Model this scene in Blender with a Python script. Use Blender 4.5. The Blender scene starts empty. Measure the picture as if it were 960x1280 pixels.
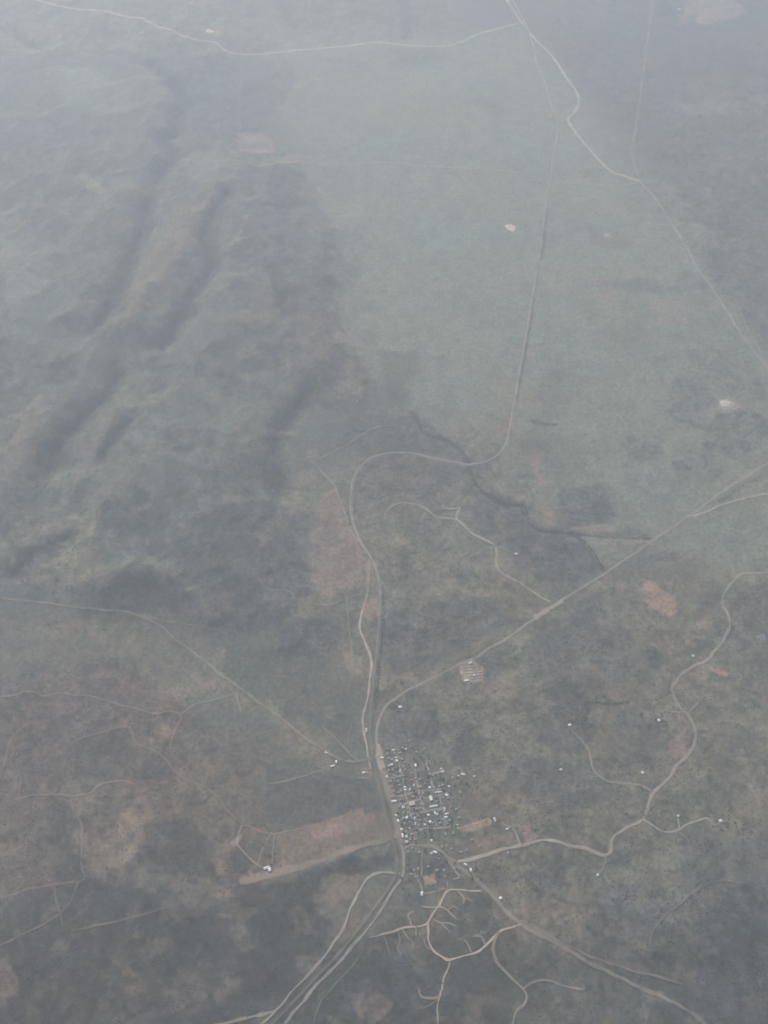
import bpy, math
import numpy as np
from mathutils import Vector, Matrix

# ------------------------------------------------------------------ camera, sky, sun, exposure
scn = bpy.context.scene
COL = scn.collection
ALT = 5500.0                       # metres above the plain
PITCH = 52.0                       # degrees below the horizon
FPX = 1319.0                       # focal length in photo pixels (960 x 1280)

cam_d = bpy.data.cameras.new("camera")
cam = bpy.data.objects.new("camera", cam_d)
COL.objects.link(cam)
cam.location = (0, 0, ALT)
cam.rotation_euler = (math.radians(90 - PITCH), 0, 0)
cam_d.sensor_fit = 'VERTICAL'
cam_d.angle = 2 * math.atan(640 / FPX)
cam_d.clip_start = 5.0
cam_d.clip_end = 200000.0
scn.camera = cam

SUN_EL = math.radians(36)
SUN_AZ = math.radians(-24)         # clockwise from straight ahead: ahead and to the left
sun_dir = Vector((math.sin(SUN_AZ) * math.cos(SUN_EL), math.cos(SUN_AZ) * math.cos(SUN_EL), math.sin(SUN_EL)))
world = bpy.data.worlds.new("World")
scn.world = world
world.use_nodes = True
wn = world.node_tree
wn.nodes.clear()
wo = wn.nodes.new("ShaderNodeOutputWorld")
bg = wn.nodes.new("ShaderNodeBackground")
sky = wn.nodes.new("ShaderNodeTexSky")
sky.sky_type = 'NISHITA'
sky.sun_disc = False
sky.sun_elevation = SUN_EL
sky.sun_rotation = SUN_AZ
sky.air_density = 1.0
sky.dust_density = 1.5
bg.inputs["Strength"].default_value = 0.10
wn.links.new(sky.outputs[0], bg.inputs[0])
wn.links.new(bg.outputs[0], wo.inputs[0])

sl = bpy.data.lights.new("sun", 'SUN')
sl.energy = 4.0
sl.angle = math.radians(0.5)
sl.color = (1.0, 0.94, 0.83)
so = bpy.data.objects.new("sun", sl)
so.rotation_euler = (-sun_dir).to_track_quat('-Z', 'Y').to_euler()
so.location = (0, 0, ALT + 2000)
COL.objects.link(so)

scn.view_settings.view_transform = 'Standard'
scn.view_settings.look = 'None'
scn.view_settings.exposure = 0.47
scn.view_settings.gamma = 1.0
HAZE_DENSITY = 6.7e-5
HAZE_G = 0.48
HAZE_COL = (0.795, 0.875, 0.985)
scn.cycles.volume_bounces = 1
scn.cycles.max_bounces = 4
scn.cycles.use_denoising = True

rng = np.random.default_rng(11)

# ------------------------------------------------------------------ helpers
cp, sp = math.cos(math.radians(PITCH)), math.sin(math.radians(PITCH))


def flat_at(px, py, z=0.0):
    """the point of the plain (height z) that the photo shows at px, py"""
    px = np.asarray(px, float); py = np.asarray(py, float)
    a = (px - 480) / FPX
    b = (640 - py) / FPX
    dx, dy, dz = a, cp + b * sp, -sp + b * cp
    t = (z - ALT) / dz
    return dx * t, dy * t


def hash2(ix, iy, seed):
    h = (ix.astype(np.int64) * 374761393 + iy.astype(np.int64) * 668265263 + seed * 974634521) & 0xFFFFFFFF
    h = ((h ^ (h >> 13)) * 1274126177) & 0xFFFFFFFF
    h = h ^ (h >> 16)
    return (h & 0xFFFFFF) / float(0xFFFFFF)


def vnoise(x, y, s, seed=0):
    x = x / s; y = y / s
    ix = np.floor(x); iy = np.floor(y)
    fx = x - ix; fy = y - iy
    fx = fx * fx * fx * (fx * (fx * 6 - 15) + 10); fy = fy * fy * fy * (fy * (fy * 6 - 15) + 10)
    ix = ix.astype(np.int64); iy = iy.astype(np.int64)
    a = hash2(ix, iy, seed); b = hash2(ix + 1, iy, seed); c = hash2(ix, iy + 1, seed); d = hash2(ix + 1, iy + 1, seed)
    return (a + (b - a) * fx) * (1 - fy) + (c + (d - c) * fx) * fy


def fbm(x, y, s, oct=4, seed=0, gain=0.5):
    t = 0; amp = 1; tot = 0
    c, si = math.cos(0.6), math.sin(0.6)
    for k in range(oct):
        t = t + amp * vnoise(x, y, s, seed + k * 17)
        tot += amp; amp *= gain; s *= 0.5
        x, y = c * x - si * y + 131.7, si * x + c * y - 57.3
    return t / tot                      # 0..1, mean about .5


def ridged(x, y, s, oct=4, seed=0):
    t = 0; amp = 1; tot = 0
    c, si = math.cos(0.9), math.sin(0.9)
    for k in range(oct):
        t = t + amp * (1 - np.abs(2 * vnoise(x, y, s, seed + k * 13) - 1))
        tot += amp; amp *= 0.5; s *= 0.5
        x, y = c * x - si * y + 31.7, si * x + c * y - 157.3
    return t / tot


def sstep(a, b, x):
    t = np.clip((x - a) / (b - a), 0, 1)
    return t * t * (3 - 2 * t)


def line_dist(x, y, pts, reach):
    """distance to an open polyline, inf beyond reach; evaluated only near it"""
    P = np.asarray(pts, float)
    out = np.full(x.shape, np.inf)
    m = (x > P[:, 0].min() - reach) & (x < P[:, 0].max() + reach) & (y > P[:, 1].min() - reach) & (y < P[:, 1].max() + reach)
    idx = np.nonzero(m)
    if len(idx[0]) == 0:
        return out
    xs = x[idx]; ys = y[idx]
    d2 = np.full(xs.shape, np.inf)
    for (ax, ay), (bx, by) in zip(P[:-1], P[1:]):
        ux, uy = bx - ax, by - ay
        L = ux * ux + uy * uy + 1e-9
        t = np.clip(((xs - ax) * ux + (ys - ay) * uy) / L, 0, 1)
        d2 = np.minimum(d2, (xs - ax - t * ux) ** 2 + (ys - ay - t * uy) ** 2)
    out[idx] = np.sqrt(d2)
    return out


def poly_sd(x, y, pts, reach):
    """signed distance to a closed polygon (positive inside), -inf beyond reach"""
    P = np.asarray(pts, float)
    out = np.full(x.shape, -np.inf)
    m = (x > P[:, 0].min() - reach) & (x < P[:, 0].max() + reach) & (y > P[:, 1].min() - reach) & (y < P[:, 1].max() + reach)
    idx = np.nonzero(m)
    if len(idx[0]) == 0:
        return out
    xs = x[idx]; ys = y[idx]
    d2 = np.full(xs.shape, np.inf)
    ins = np.zeros(xs.shape, bool)
    for (ax, ay), (bx, by) in zip(P, np.roll(P, -1, axis=0)):
        ux, uy = bx - ax, by - ay
        L = ux * ux + uy * uy + 1e-9
        t = np.clip(((xs - ax) * ux + (ys - ay) * uy) / L, 0, 1)
        d2 = np.minimum(d2, (xs - ax - t * ux) ** 2 + (ys - ay - t * uy) ** 2)
        if ay != by:
            cr = ((ay > ys) != (by > ys)) & (xs < (bx - ax) * (ys - ay) / (by - ay) + ax)
            ins ^= cr
    d = np.sqrt(d2)
    out[idx] = np.where(ins, d, -d)
    return out


def pix(pts, z=0.0):
    P = np.asarray(pts, float)
    X, Y = flat_at(P[:, 0], P[:, 1], z)
    return np.stack([X, Y], 1)


# ------------------------------------------------------------------ relief
# map area sampled every 20 m; hills lie to the left, the plain is nearly level
RX0, RX1, RY0, RY1, RS = -8000.0, 8000.0, -1000.0, 15000.0, 20.0
gx = np.arange(RX0, RX1 + 1, RS); gy = np.arange(RY0, RY1 + 1, RS)
GX, GY = np.meshgrid(gx, gy)

HILLS = [  # outline of a hilly area, edge softness in m, height of its swell, height of its ridges
    ([(-250, -150), (300, -150), (330, 30), (250, 90), (300, 170), (380, 215), (425, 318), (410, 390), (450, 470), (380, 520), (345, 560),
      (360, 650), (385, 700), (380, 750), (300, 780), (230, 745), (130, 735), (0, 735), (-250, 740)], 420, 55, 95),
    ([(330, -120), (520, -120), (520, 35), (420, 45), (340, 30)], 300, 25, 60),
    ([(740, -120), (1200, -120), (1200, 420), (960, 420), (880, 330), (800, 180), (730, 90)], 400, 15, 45),
    ([(560, 1090), (700, 1150), (900, 1130), (1100, 1000), (1150, 1400), (560, 1400)], 220, 6, 34),
    ([(-150, 960), (160, 990), (280, 1050), (330, 1180), (280, 1290), (-150, 1400)], 220, 6, 42),
    ([(440, 700), (620, 660), (700, 700), (620, 800), (480, 850)], 160, 4, 22),
    ([(640, 780), (960, 720), (1050, 960), (900, 1010), (700, 940)], 220, 4, 24),
]
RIDGES = [  # ridge line, half width m, height m
    ([(262, 235), (258, 262), (232, 300), (205, 345), (180, 385), (152, 412)], 190, 80),
    ([(150, 120), (175, 165), (165, 215), (140, 265), (120, 320), (80, 380), (60, 430)], 420, 70),
    ([(330, 300), (318, 350), (285, 400), (250, 450), (215, 500)], 330, 62),
    ([(55, 505), (40, 545), (18, 590), (0, 640)], 130, 52),
    ([(146, 512), (128, 548), (105, 585)], 120, 50),
    ([(220, 540), (180, 590), (140, 625)], 260, 40),
    ([(300, 560), (260, 620), (240, 680)], 260, 40),
    ([(120, 735), (165, 707), (215, 722), (262, 765)], 120, 42),
    ([(385, 480), (400, 420), (385, 350), (395, 280)], 160, 35),
    ([(178, 1028), (172, 1058), (150, 1088), (110, 1092)], 110, 26),
    ([(20, 150), (60, 180), (120, 200)], 260, 40),
    ([(60, 660), (110, 690), (90, 720)], 200, 30),
]
CANYONS = [  # valley line, half width m, depth m
    ([(185, 78), (202, 95), (222, 112), (231, 132), (218, 150), (222, 168), (205, 178), (218, 200), (200, 222), (188, 250), (180, 282), (168, 318),
      (160, 345), (140, 388), (116, 418)], 110, 85),
    ([(283, 245), (268, 268), (255, 300), (268, 332), (244, 372), (224, 402), (204, 434)], 95, 70),
    ([(148, 472), (130, 500), (104, 522), (80, 548), (62, 582)], 95, 60),
    ([(160, 532), (142, 554), (122, 578)], 70, 45),
    ([(338, 342), (352, 372), (350, 395)], 70, 35),
    ([(386, 492), (372, 514), (346, 540), (340, 575), (346, 610)], 110, 45),
    ([(18, 38), (30, 52), (46, 56)], 90, 35),
    ([(20, 715), (40, 696), (82, 676)], 80, 30),
    ([(350, 0), (365, 30)], 110, 30), ([(505, 0), (510, 40)], 110, 30),
    ([(945, 1175), (945, 1205), (955, 1240), (975, 1275)], 70, 28),
    ([(515, 518), (530, 542), (560, 552), (580, 570), (590, 600), (605, 618), (630, 630), (652, 632), (660, 655), (678, 664), (715, 668), (760, 672), (812, 673)], 30, 9),
    ([(718, 667), (735, 685), (745, 700), (753, 713)], 26, 7),
]
H = (fbm(GX, GY, 1500, 4, 3) - 0.5) * 16 + (fbm(GX, GY, 300, 3, 5) - 0.5) * 5
for pts, soft, swell, rid in HILLS:
    P = pix(pts, swell * 0.7)
    m = sstep(-soft, soft, poly_sd(GX, GY, P, soft * 1.5) + (fbm(GX, GY, 500, 3, 9) - .5) * soft)
    cu, su = math.cos(.24), math.sin(.24)
    gu = GX * cu - GY * su; gv = (GX * su + GY * cu) / 1.5
    H += m * (swell + rid * (ridged(gu, gv, 620, 4, 21) - 0.62) * 1.05 + rid / 95 * 15 * (ridged(GX, GY, 230, 3, 23) - .6))
wx = (fbm(GX, GY, 300, 4, 41) - .5) * 190
wy = (fbm(GX, GY, 300, 4, 43) - .5) * 190
for pts, w, hgt in RIDGES:
    d = line_dist(GX + wx, GY + wy, pix(pts, 90), w * 3.2)
    H += hgt * np.exp(-(d / w) ** 1.6)
for pts, w, dep in CANYONS:
    d = line_dist(GX + wx * .3, GY + wy * .3, pix(pts, 30 if dep > 25 else 0), w * 3.2)
    H -= dep * 1.05 * np.exp(-(d / (w * .85)) ** 1.5)
H = np.maximum(H, -55 + 0.1 * H)


def blur(R, n):
    for ax in (0, 1):
        P = np.concatenate([np.repeat(np.take(R, [0], ax), n + 1, ax), R, np.repeat(np.take(R, [-1], ax), n, ax)], ax)
        c = np.cumsum(P, ax)
        a = np.take(c, range(2 * n + 1, c.shape[ax]), ax); b = np.take(c, range(0, c.shape[ax] - 2 * n - 1), ax)
        R = (a - b) / (2 * n + 1)
    return R


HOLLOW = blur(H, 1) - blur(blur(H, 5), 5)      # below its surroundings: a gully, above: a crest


def bil(R, x, y):
    u = np.clip((np.asarray(x, float) - RX0) / RS, 0, R.shape[1] - 1.001)
    v = np.clip((np.asarray(y, float) - RY0) / RS, 0, R.shape[0] - 1.001)
    i = u.astype(int); j = v.astype(int); u = u - i; v = v - j
    return (R[j, i] * (1 - u) + R[j, i + 1] * u) * (1 - v) + (R[j + 1, i] * (1 - u) + R[j + 1, i + 1] * u) * v


def hz(x, y):
    return bil(H, x, y)


def at(px, py):
    """where the ground stands that the photo shows at px, py"""
    z = np.zeros(np.shape(px))
    for _ in range(10):
        X, Y = flat_at(px, py, z)
        z = 0.4 * z + 0.6 * hz(X, Y)
    X, Y = flat_at(px, py, z)
    return X, Y


def atp(pts):
    P = np.asarray(pts, float)
    X, Y = at(P[:, 0], P[:, 1])
    return np.stack([X, Y], 1)


# ------------------------------------------------------------------ land cover: ground colours, shade painted into a few, and how thickly scrub grows
GRASS = (.200, .202, .148)
DULL = (.166, .145, .102)
SCRUB = (.080, .081, .084)
OLIVE = (.122, .128, .102)
PINK = (.270, .180, .145)
TAN = (.250, .200, .145)
CREAM = (.52, .46, .37)
PURPLE = (.132, .096, .074)
BROWN = (.165, .128, .092)
DARK = (.052, .052, .042)
GREEN = (.085, .094, .072)
# colour, opacity, scrub density 0..1, edge softness in m, outline
COVER = [
    (GRASS, 1, .04, 900, [(330, 40), (640, 40), (720, 110), (800, 230), (980, 470), (980, 720), (700, 640), (640, 540), (520, 520), (440, 430), (420, 320), (380, 200)]),
    (OLIVE, .9, .22, 300, [(-100, 60), (280, 60), (330, 200), (380, 330), (380, 480), (340, 640), (300, 760), (-100, 740)]),
    (DULL, .7, .4, 300, [(-100, -60), (480, -60), (600, -60), (560, 40), (420, 45), (330, 60), (280, 90), (-100, 60)]),
    (SCRUB, .6, .45, 330, [(690, 20), (820, -60), (1060, -60), (1060, 330), (960, 320), (880, 280), (830, 210), (795, 180), (765, 145), (735, 120), (715, 90)]),
    (DULL, .85, .30, 250, [(440, 600), (600, 610), (700, 760), (760, 720), (960, 740), (1060, 980), (640, 960), (480, 900)]),
    (DULL, .95, .38, 250, [(560, 950), (1060, 950), (1060, 1400), (520, 1400), (510, 1150), (600, 1080)]),
    (PURPLE, .9, .42, 200, [(-100, 850), (150, 818), (240, 880), (330, 960), (340, 1100), (300, 1180), (-100, 1180)]),
    (SCRUB, .8, .5, 200, [(-100, 1120), (150, 1110), (330, 1120), (420, 1110), (400, 1180), (330, 1260), (250, 1400), (-100, 1400)]),
    (DARK, .7, .45, 130, [(400, 1220), (520, 1130), (600, 1120), (640, 1170), (620, 1400), (380, 1400)]),
    (DULL, .9, .18, 150, [(-60, 765), (160, 775), (280, 800), (420, 830), (440, 900), (420, 960), (330, 900), (230, 870), (150, 815), (-60, 840)]),
    (GREEN, .7, .08, 100, [(285, 805), (400, 825), (440, 870), (440, 930), (400, 925), (340, 885), (290, 860)]),
    ((.056, .047, .038), 1, .5, 420, [(-150, 1120), (160, 1140), (330, 1130), (380, 1200), (300, 1330), (-150, 1400)]), (DARK, .75, .45, 260, [(330, 1180), (520, 1170), (760, 1180), (1060, 1100), (1060, 1400), (330, 1400)]),  # first patch: scrub ground darkened in colour for the lower-left window vignette
    (SCRUB, .75, .65, 80, [(195, 75), (290, 75), (302, 120), (290, 168), (246, 168), (222, 150), (214, 118)]),
    (SCRUB, .6, .6, 80, [(0, 150), (60, 150), (110, 165), (150, 170), (130, 195), (60, 190), (0, 195)]),
    (SCRUB, .6, .6, 70, [(130, 60), (190, 70), (200, 90), (160, 100), (130, 85)]),
    (SCRUB, .55, .6, 90, [(280, 300), (345, 330), (350, 365), (310, 352), (285, 335), (262, 338), (268, 310)]),
    (SCRUB, .5, .6, 90, [(160, 640), (230, 600), (250, 640), (230, 690), (180, 690)]), (OLIVE, .8, .1, 80, [(210, 440), (330, 470), (370, 510), (335, 540), (260, 530), (200, 500)]),
    (OLIVE, .8, .1, 70, [(140, 600), (200, 570), (250, 590), (230, 630), (150, 645)]), (SCRUB, .5, .6, 60, [(250, 590), (300, 570), (330, 590), (320, 640), (270, 640)]),
    (OLIVE, .7, .1, 60, [(0, 130), (60, 95), (130, 100), (160, 150), (100, 150), (40, 150)]),
    (SCRUB, .7, .7, 45, [(204, 92), (222, 100), (236, 120), (240, 150), (226, 160), (214, 150), (226, 132), (214, 112)]),
    (SCRUB, .7, .7, 40, [(178, 162), (206, 160), (228, 190), (226, 206), (206, 222), (196, 210), (208, 198), (190, 178)]),
    (SCRUB, .7, .75, 40, [(186, 215), (206, 222), (192, 262), (186, 300), (174, 330), (166, 345), (160, 335), (176, 300), (180, 260)]),
    (SCRUB, .55, .6, 70, [(228, 210), (262, 222), (240, 250), (214, 265), (196, 290), (190, 270), (206, 240)]),
    (GRASS, .6, .02, 50, [(236, 190), (292, 186), (300, 196), (276, 206), (248, 226), (232, 214)]),
    (OLIVE, .8, .05, 50, [(120, 95), (196, 120), (200, 150), (176, 170), (172, 205), (150, 240), (132, 200), (140, 150)]),
    (GRASS, .55, .02, 50, [(0, 300), (40, 312), (84, 340), (60, 362), (20, 380), (0, 370)]), (SCRUB, .5, .6, 50, [(96, 300), (150, 290), (160, 310), (120, 332), (104, 322)]),
    (SCRUB, .55, .6, 60, [(300, 206), (326, 214), (312, 250), (300, 330), (284, 320), (290, 262)]), (GRASS, .5, .03, 50, [(316, 218), (338, 222), (330, 250), (318, 246)]),
    (SCRUB, .6, .6, 60, [(330, 400), (372, 410), (384, 470), (374, 490), (350, 470), (336, 440)]), (BROWN, .5, .05, 40, [(300, 385), (318, 392), (316, 410), (296, 402)]),
    (OLIVE, .8, .05, 60, [(228, 400), (290, 385), (320, 410), (300, 440), (250, 440), (214, 440)]), (SCRUB, .5, .6, 50, [(262, 430), (290, 425), (296, 452), (270, 462)]),
    # left hills; canyon-side scrub also carries slope shade in its colour
    (GRASS, .6, .03, 120, [(60, 85), (130, 85), (165, 110), (165, 135), (140, 142), (80, 132)]),
    (SCRUB, .7, .7, 90, [(0, 208), (60, 215), (112, 240), (100, 252), (30, 252), (-30, 245)]),
    (SCRUB, .7, .7, 70, [(30, 265), (70, 262), (76, 285), (42, 302), (25, 290)]),
    ((.24, .22, .12), .8, 0, 60, [(100, 220), (115, 224), (132, 234), (130, 243), (108, 238)]),
    (TAN, .45, 0, 90, [(-20, 262), (24, 264), (26, 284), (10, 292), (-20, 288)]),
    (OLIVE, .9, .02, 90, [(60, 285), (96, 283), (112, 300), (130, 330), (90, 334), (58, 312), (40, 300)]),
    (BROWN, .75, .05, 70, [(225, 260), (265, 238), (272, 252), (246, 300), (222, 330), (200, 370), (172, 402), (148, 412), (158, 372), (182, 330), (205, 290)]),
    (SCRUB, .8, .7, 70, [(176, 45), (230, 65), (262, 110), (272, 170), (240, 182), (226, 150), (228, 120), (200, 92)]),
    (SCRUB, .7, .7, 80, [(195, 130), (226, 140), (222, 200), (190, 238), (176, 285), (166, 255), (190, 200)]),
    (SCRUB, .75, .75, 60, [(105, 345), (150, 332), (166, 300), (180, 290), (172, 330), (155, 390), (140, 416), (108, 432), (100, 400)]),
    (SCRUB, .8, .8, 60, [(262, 245), (285, 240), (280, 280), (262, 320), (275, 335), (255, 362), (230, 402), (203, 442), (205, 418), (222, 380), (240, 340), (245, 300)]),
    (OLIVE, 1, .01, 80, [(25, 385), (60, 367), (96, 364), (106, 400), (112, 430), (142, 428), (140, 470), (95, 496), (84, 490), (100, 456), (40, 450), (38, 430)]),
    (SCRUB, .8, .8, 70, [(-40, 418), (15, 448), (16, 500), (10, 520), (-40, 535)]),
    (SCRUB, .8, .8, 60, [(76, 530), (122, 508), (142, 480), (140, 500), (110, 536), (90, 560), (70, 592), (48, 597), (46, 575)]),
    (SCRUB, .8, .8, 50, [(142, 530), (164, 528), (150, 552), (140, 572), (118, 584), (125, 560)]),
    (BROWN, .6, .05, 60, [(30, 520), (55, 512), (50, 545), (32, 575), (16, 606), (-20, 630), (-20, 575), (15, 540)]),
    (BROWN, .6, .05, 50, [(110, 555), (134, 518), (147, 528), (131, 550), (115, 575), (95, 592)]),
    (DULL, .7, .5, 90, [(0, 470), (60, 480), (70, 510), (30, 520), (0, 560)]),
    (SCRUB, .5, .6, 70, [(195, 535), (250, 540), (240, 562), (200, 566)]),
    (SCRUB, .55, .6, 110, [(230, 420), (330, 400), (350, 450), (340, 500), (270, 480), (240, 460)]),
    (TAN, .7, 0, 40, [(243, 333), (263, 334), (262, 347), (245, 346)]),
    (BROWN, .8, .02, 40, [(318, 354), (335, 359), (352, 387), (345, 402), (318, 398)]),
    (SCRUB, .85, .85, 45, [(335, 345), (345, 352), (362, 390), (352, 402), (350, 385), (338, 362)]),
    (DULL, .8, .5, 90, [(30, 640), (120, 640), (130, 700), (100, 735), (0, 735)]),
    (SCRUB, .85, .85, 40, [(28, 690), (50, 685), (86, 670), (86, 690), (56, 706), (30, 722), (14, 716)]),
    (SCRUB, .8, .8, 40, [(105, 730), (140, 712), (165, 702), (192, 705), (216, 725), (242, 745), (262, 772), (272, 787), (200, 769), (165, 766), (120, 756), (120, 741)]),
    (SCRUB, .7, .75, 90, [(230, 640), (340, 620), (384, 645), (380, 690), (390, 740), (372, 762), (330, 800), (280, 792), (255, 772), (260, 745), (230, 720)]),
    (SCRUB, .6, .65, 110, [(120, 620), (200, 640), (240, 690), (200, 700), (140, 680)]),
    (BROWN, .7, .02, 45, [(275, 735), (291, 735), (296, 766), (280, 770)]),
    # scrub plateau and the foot of the hills
    (SCRUB, .8, .75, 110, [(300, 120), (330, 80), (364, 84), (360, 112), (335, 138), (310, 190), (290, 170)]),
    (SCRUB, .85, .8, 80, [(326, 215), (376, 208), (386, 224), (379, 240), (396, 250), (411, 265), (421, 300), (427, 318), (402, 330), (416, 346), (411, 390), (396, 400),
                          (360, 400), (352, 370), (335, 345), (300, 330), (310, 250)]),
    (PURPLE, .7, .75, 90, [(360, 390), (412, 390), (432, 420), (456, 450), (472, 490), (440, 512), (380, 512), (372, 490), (350, 430)]),
    (SCRUB, .85, .85, 60, [(376, 488), (402, 500), (391, 521), (352, 531), (346, 560), (357, 600), (347, 642), (328, 642), (323, 560), (345, 520)]),
    (TAN, .35, .1, 70, [(420, 410), (466, 428), (467, 452), (432, 440), (415, 430)]),
    (TAN, .35, .3, 70, [(415, 458), (462, 478), (450, 500), (420, 490)]),
    (TAN, .35, 0, 90, [(388, 235), (400, 240), (425, 285), (440, 325), (430, 330), (412, 270)]),
    (GREEN, .6, .04, 110, [(470, 430), (522, 445), (514, 490), (500, 512), (472, 490)]),
    (SCRUB, .7, .7, 70, [(440, 510), (520, 520), (560, 553), (588, 578), (562, 602), (530, 622), (450, 645), (445, 590), (480, 562), (420, 560)]),
    (PINK, .9, 0, 40, [(297, 167), (326, 166), (341, 175), (347, 189), (320, 194), (298, 189)]),
    # top of the picture
    (SCRUB, .6, .7, 130, [(352, -20), (384, -20), (376, 25), (362, 40), (350, 25)]),
    (SCRUB, .55, .65, 110, [(500, -20), (522, -20), (514, 40), (504, 42)]),
    (SCRUB, .45, .5, 120, [(405, 72), (452, 76), (458, 92), (420, 90)]), (SCRUB, .45, .5, 120, [(478, 60), (560, 64), (562, 82), (500, 82)]),
    (SCRUB, .5, .6, 70, [(562, 119), (590, 120), (628, 130), (620, 142), (590, 132)]),
    (TAN, .3, 0, 120, [(330, 20), (420, 40), (410, 50), (320, 52)]),
    (PURPLE, .4, .3, 110, [(640, 20), (720, 20), (760, 60), (740, 110), (710, 80), (680, 50)]),
    ((.30, .22, .17), .75, 0, 60, [(842, -20), (912, -20), (932, 14), (905, 25), (876, 31), (858, 18)]),
    (TAN, .8, 0, 30, [(848, 18), (863, 21), (863, 30), (850, 28)]),
    (GREEN, .5, .1, 80, [(905, 60), (948, 80), (940, 92), (915, 84)]), (TAN, .4, 0, 60, [(925, 92), (955, 98), (948, 106), (925, 102)]),
    (GRASS, .6, .05, 90, [(840, 130), (960, 120), (960, 140), (850, 145)]),
    (PINK, .35, 0, 40, [(582, 187), (600, 177), (606, 180), (592, 190)]),
    (TAN, .7, 0, 22, [(628, 278), (646, 276), (650, 290), (636, 295), (626, 290)]), (TAN, .7, 0, 30, [(253, 36), (272, 36), (272, 43), (254, 43)]),
    # plain
    (BROWN, .5, .1, 80, [(735, 288), (770, 288), (792, 304), (770, 316), (738, 312)]),
    (CREAM, .4, 0, 15, [(755, 291), (763, 291), (765, 297), (756, 298)]), (TAN, .7, 0, 25, [(795, 293), (802, 296), (800, 303), (794, 300)]),
    (PINK, .4, 0, 45, [(735, 344), (761, 349), (771, 370), (751, 376), (745, 364)]), (TAN, .5, 0, 18, [(745, 369), (768, 367), (768, 373), (748, 376)]),
    (GREEN, .5, .08, 70, [(740, 352), (810, 352), (870, 360), (860, 368), (780, 362)]),
    (PINK, .4, 0, 30, [(655, 438), (670, 437), (668, 446), (656, 446)]),
    (PINK, .4, .0, 80, [(820, 378), (860, 378), (862, 402), (828, 402)]), (BROWN, .35, 0, 90, [(760, 420), (800, 410), (830, 440), (790, 450)]),
    (PINK, .85, 0, 25, [(623, 525), (641, 519), (641, 536), (621, 546)]),
    (PINK, 1, 0, 25, [(666, 558), (676, 566), (674, 590), (688, 604), (676, 606), (664, 588)]),
    (SCRUB, .4, .45, 90, [(680, 460), (720, 470), (715, 520), (680, 530), (670, 490)]),
    (SCRUB, .5, .5, 50, [(664, 523), (680, 528), (700, 530), (700, 540), (670, 536)]),
    (SCRUB, .6, .6, 60, [(840, 472), (880, 473), (895, 500), (886, 526), (860, 537), (834, 522), (836, 490)]),
    (SCRUB, .7, .7, 60, [(888, 520), (926, 510), (970, 530), (942, 562), (910, 572), (884, 556)]),
    (SCRUB, .4, .5, 90, [(860, 440), (920, 440), (960, 480), (960, 505), (925, 500), (890, 480)]),
    (CREAM, .95, 0, 14, [(898, 500), (908, 499), (916, 504), (924, 509), (912, 512), (900, 510)]), (TAN, .7, 0, 30, [(890, 505), (926, 505), (930, 513), (896, 517), (886, 530), (882, 526)]),
    (SCRUB, .5, .55, 60, [(786, 545), (826, 544), (829, 566), (800, 576), (783, 560)]), (SCRUB, .45, .5, 70, [(838, 574), (880, 570), (902, 590), (890, 606), (850, 601)]),
    (SCRUB, .6, .65, 70, [(700, 612), (750, 603), (772, 630), (768, 655), (730, 662), (700, 655)]),
    (SCRUB, .5, .6, 100, [(880, 310), (1000, 310), (1000, 440), (930, 402), (900, 360)]),
    (GRASS, .6, .03, 120, [(780, 620), (860, 600), (960, 620), (960, 700), (840, 690), (800, 660)]),
    (GREEN, .4, .15, 90, [(640, 545), (700, 545), (740, 580), (700, 600), (660, 570)]),
    # centre
    (SCRUB, .6, .65, 60, [(590, 600), (640, 640), (656, 650), (690, 668), (720, 672), (746, 700), (746, 714), (700, 740), (650, 716), (610, 670), (590, 640)]),
    (GRASS, .7, .02, 30, [(724, 669), (806, 676), (757, 712), (742, 692)]),
    (TAN, .9, 0, 20, [(716, 661), (756, 655), (772, 665), (732, 666)]), (PINK, .8, 0, 22, [(680, 636), (691, 638), (691, 656), (682, 653)]),
    ((.33, .215, .155), .85, .05, 24, [(802, 732), (812, 726), (836, 745), (846, 765), (835, 769), (815, 761), (803, 748)]), (SCRUB, .6, .5, 20, [(800, 738), (812, 741), (816, 750), (802, 748)]),
    (PINK, .4, .1, 60, [(758, 715), (785, 732), (775, 740), (755, 725)]),
    (PINK, .35, .1, 50, [(865, 780), (880, 775), (880, 800), (862, 800)]),
    (SCRUB, .45, .6, 110, [(690, 770), (740, 755), (800, 790), (830, 820), (780, 850), (700, 860), (640, 850), (660, 800)]),
    (SCRUB, .6, .65, 80, [(920, 742), (1000, 720), (1000, 830), (930, 792)]),
    (TAN, .5, 0, 35, [(638, 795), (656, 798), (651, 815), (640, 812)]),
    (DARK, .6, .7, 40, [(668, 860), (710, 850), (729, 865), (726, 879), (690, 876)]),
    ((.36, .215, .155), 1.2, 0, 10, [(888, 834), (900, 837), (910, 842), (907, 845), (896, 841)]),
    (BROWN, .6, 0, 22, [(733, 905), (760, 918), (787, 936), (771, 949), (740, 936)]),
    (SCRUB, .55, .6, 70, [(775, 885), (822, 895), (824, 950), (780, 962), (760, 930)]),
    (PINK, .9, .1, 24, [(834, 925), (860, 919), (862, 945), (846, 951), (832, 941)]), (PINK, .45, .1, 30, [(850, 890), (863, 905), (866, 921), (850, 921)]),
    (PINK, .45, .1, 30, [(884, 895), (901, 900), (896, 916), (880, 911)]), (PINK, .3, .1, 50, [(940, 850), (980, 850), (980, 880), (945, 875)]),
    (PINK, .6, .1, 55, [(384, 690), (394, 650), (420, 636), (440, 665), (457, 695), (457, 726), (422, 752), (400, 752), (390, 722)]),
    (PINK, .6, 0, 25, [(398, 616), (418, 613), (423, 640), (400, 642)]), (TAN, .7, 0, 18, [(382, 565), (395, 562), (398, 570), (385, 573)]),
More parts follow.
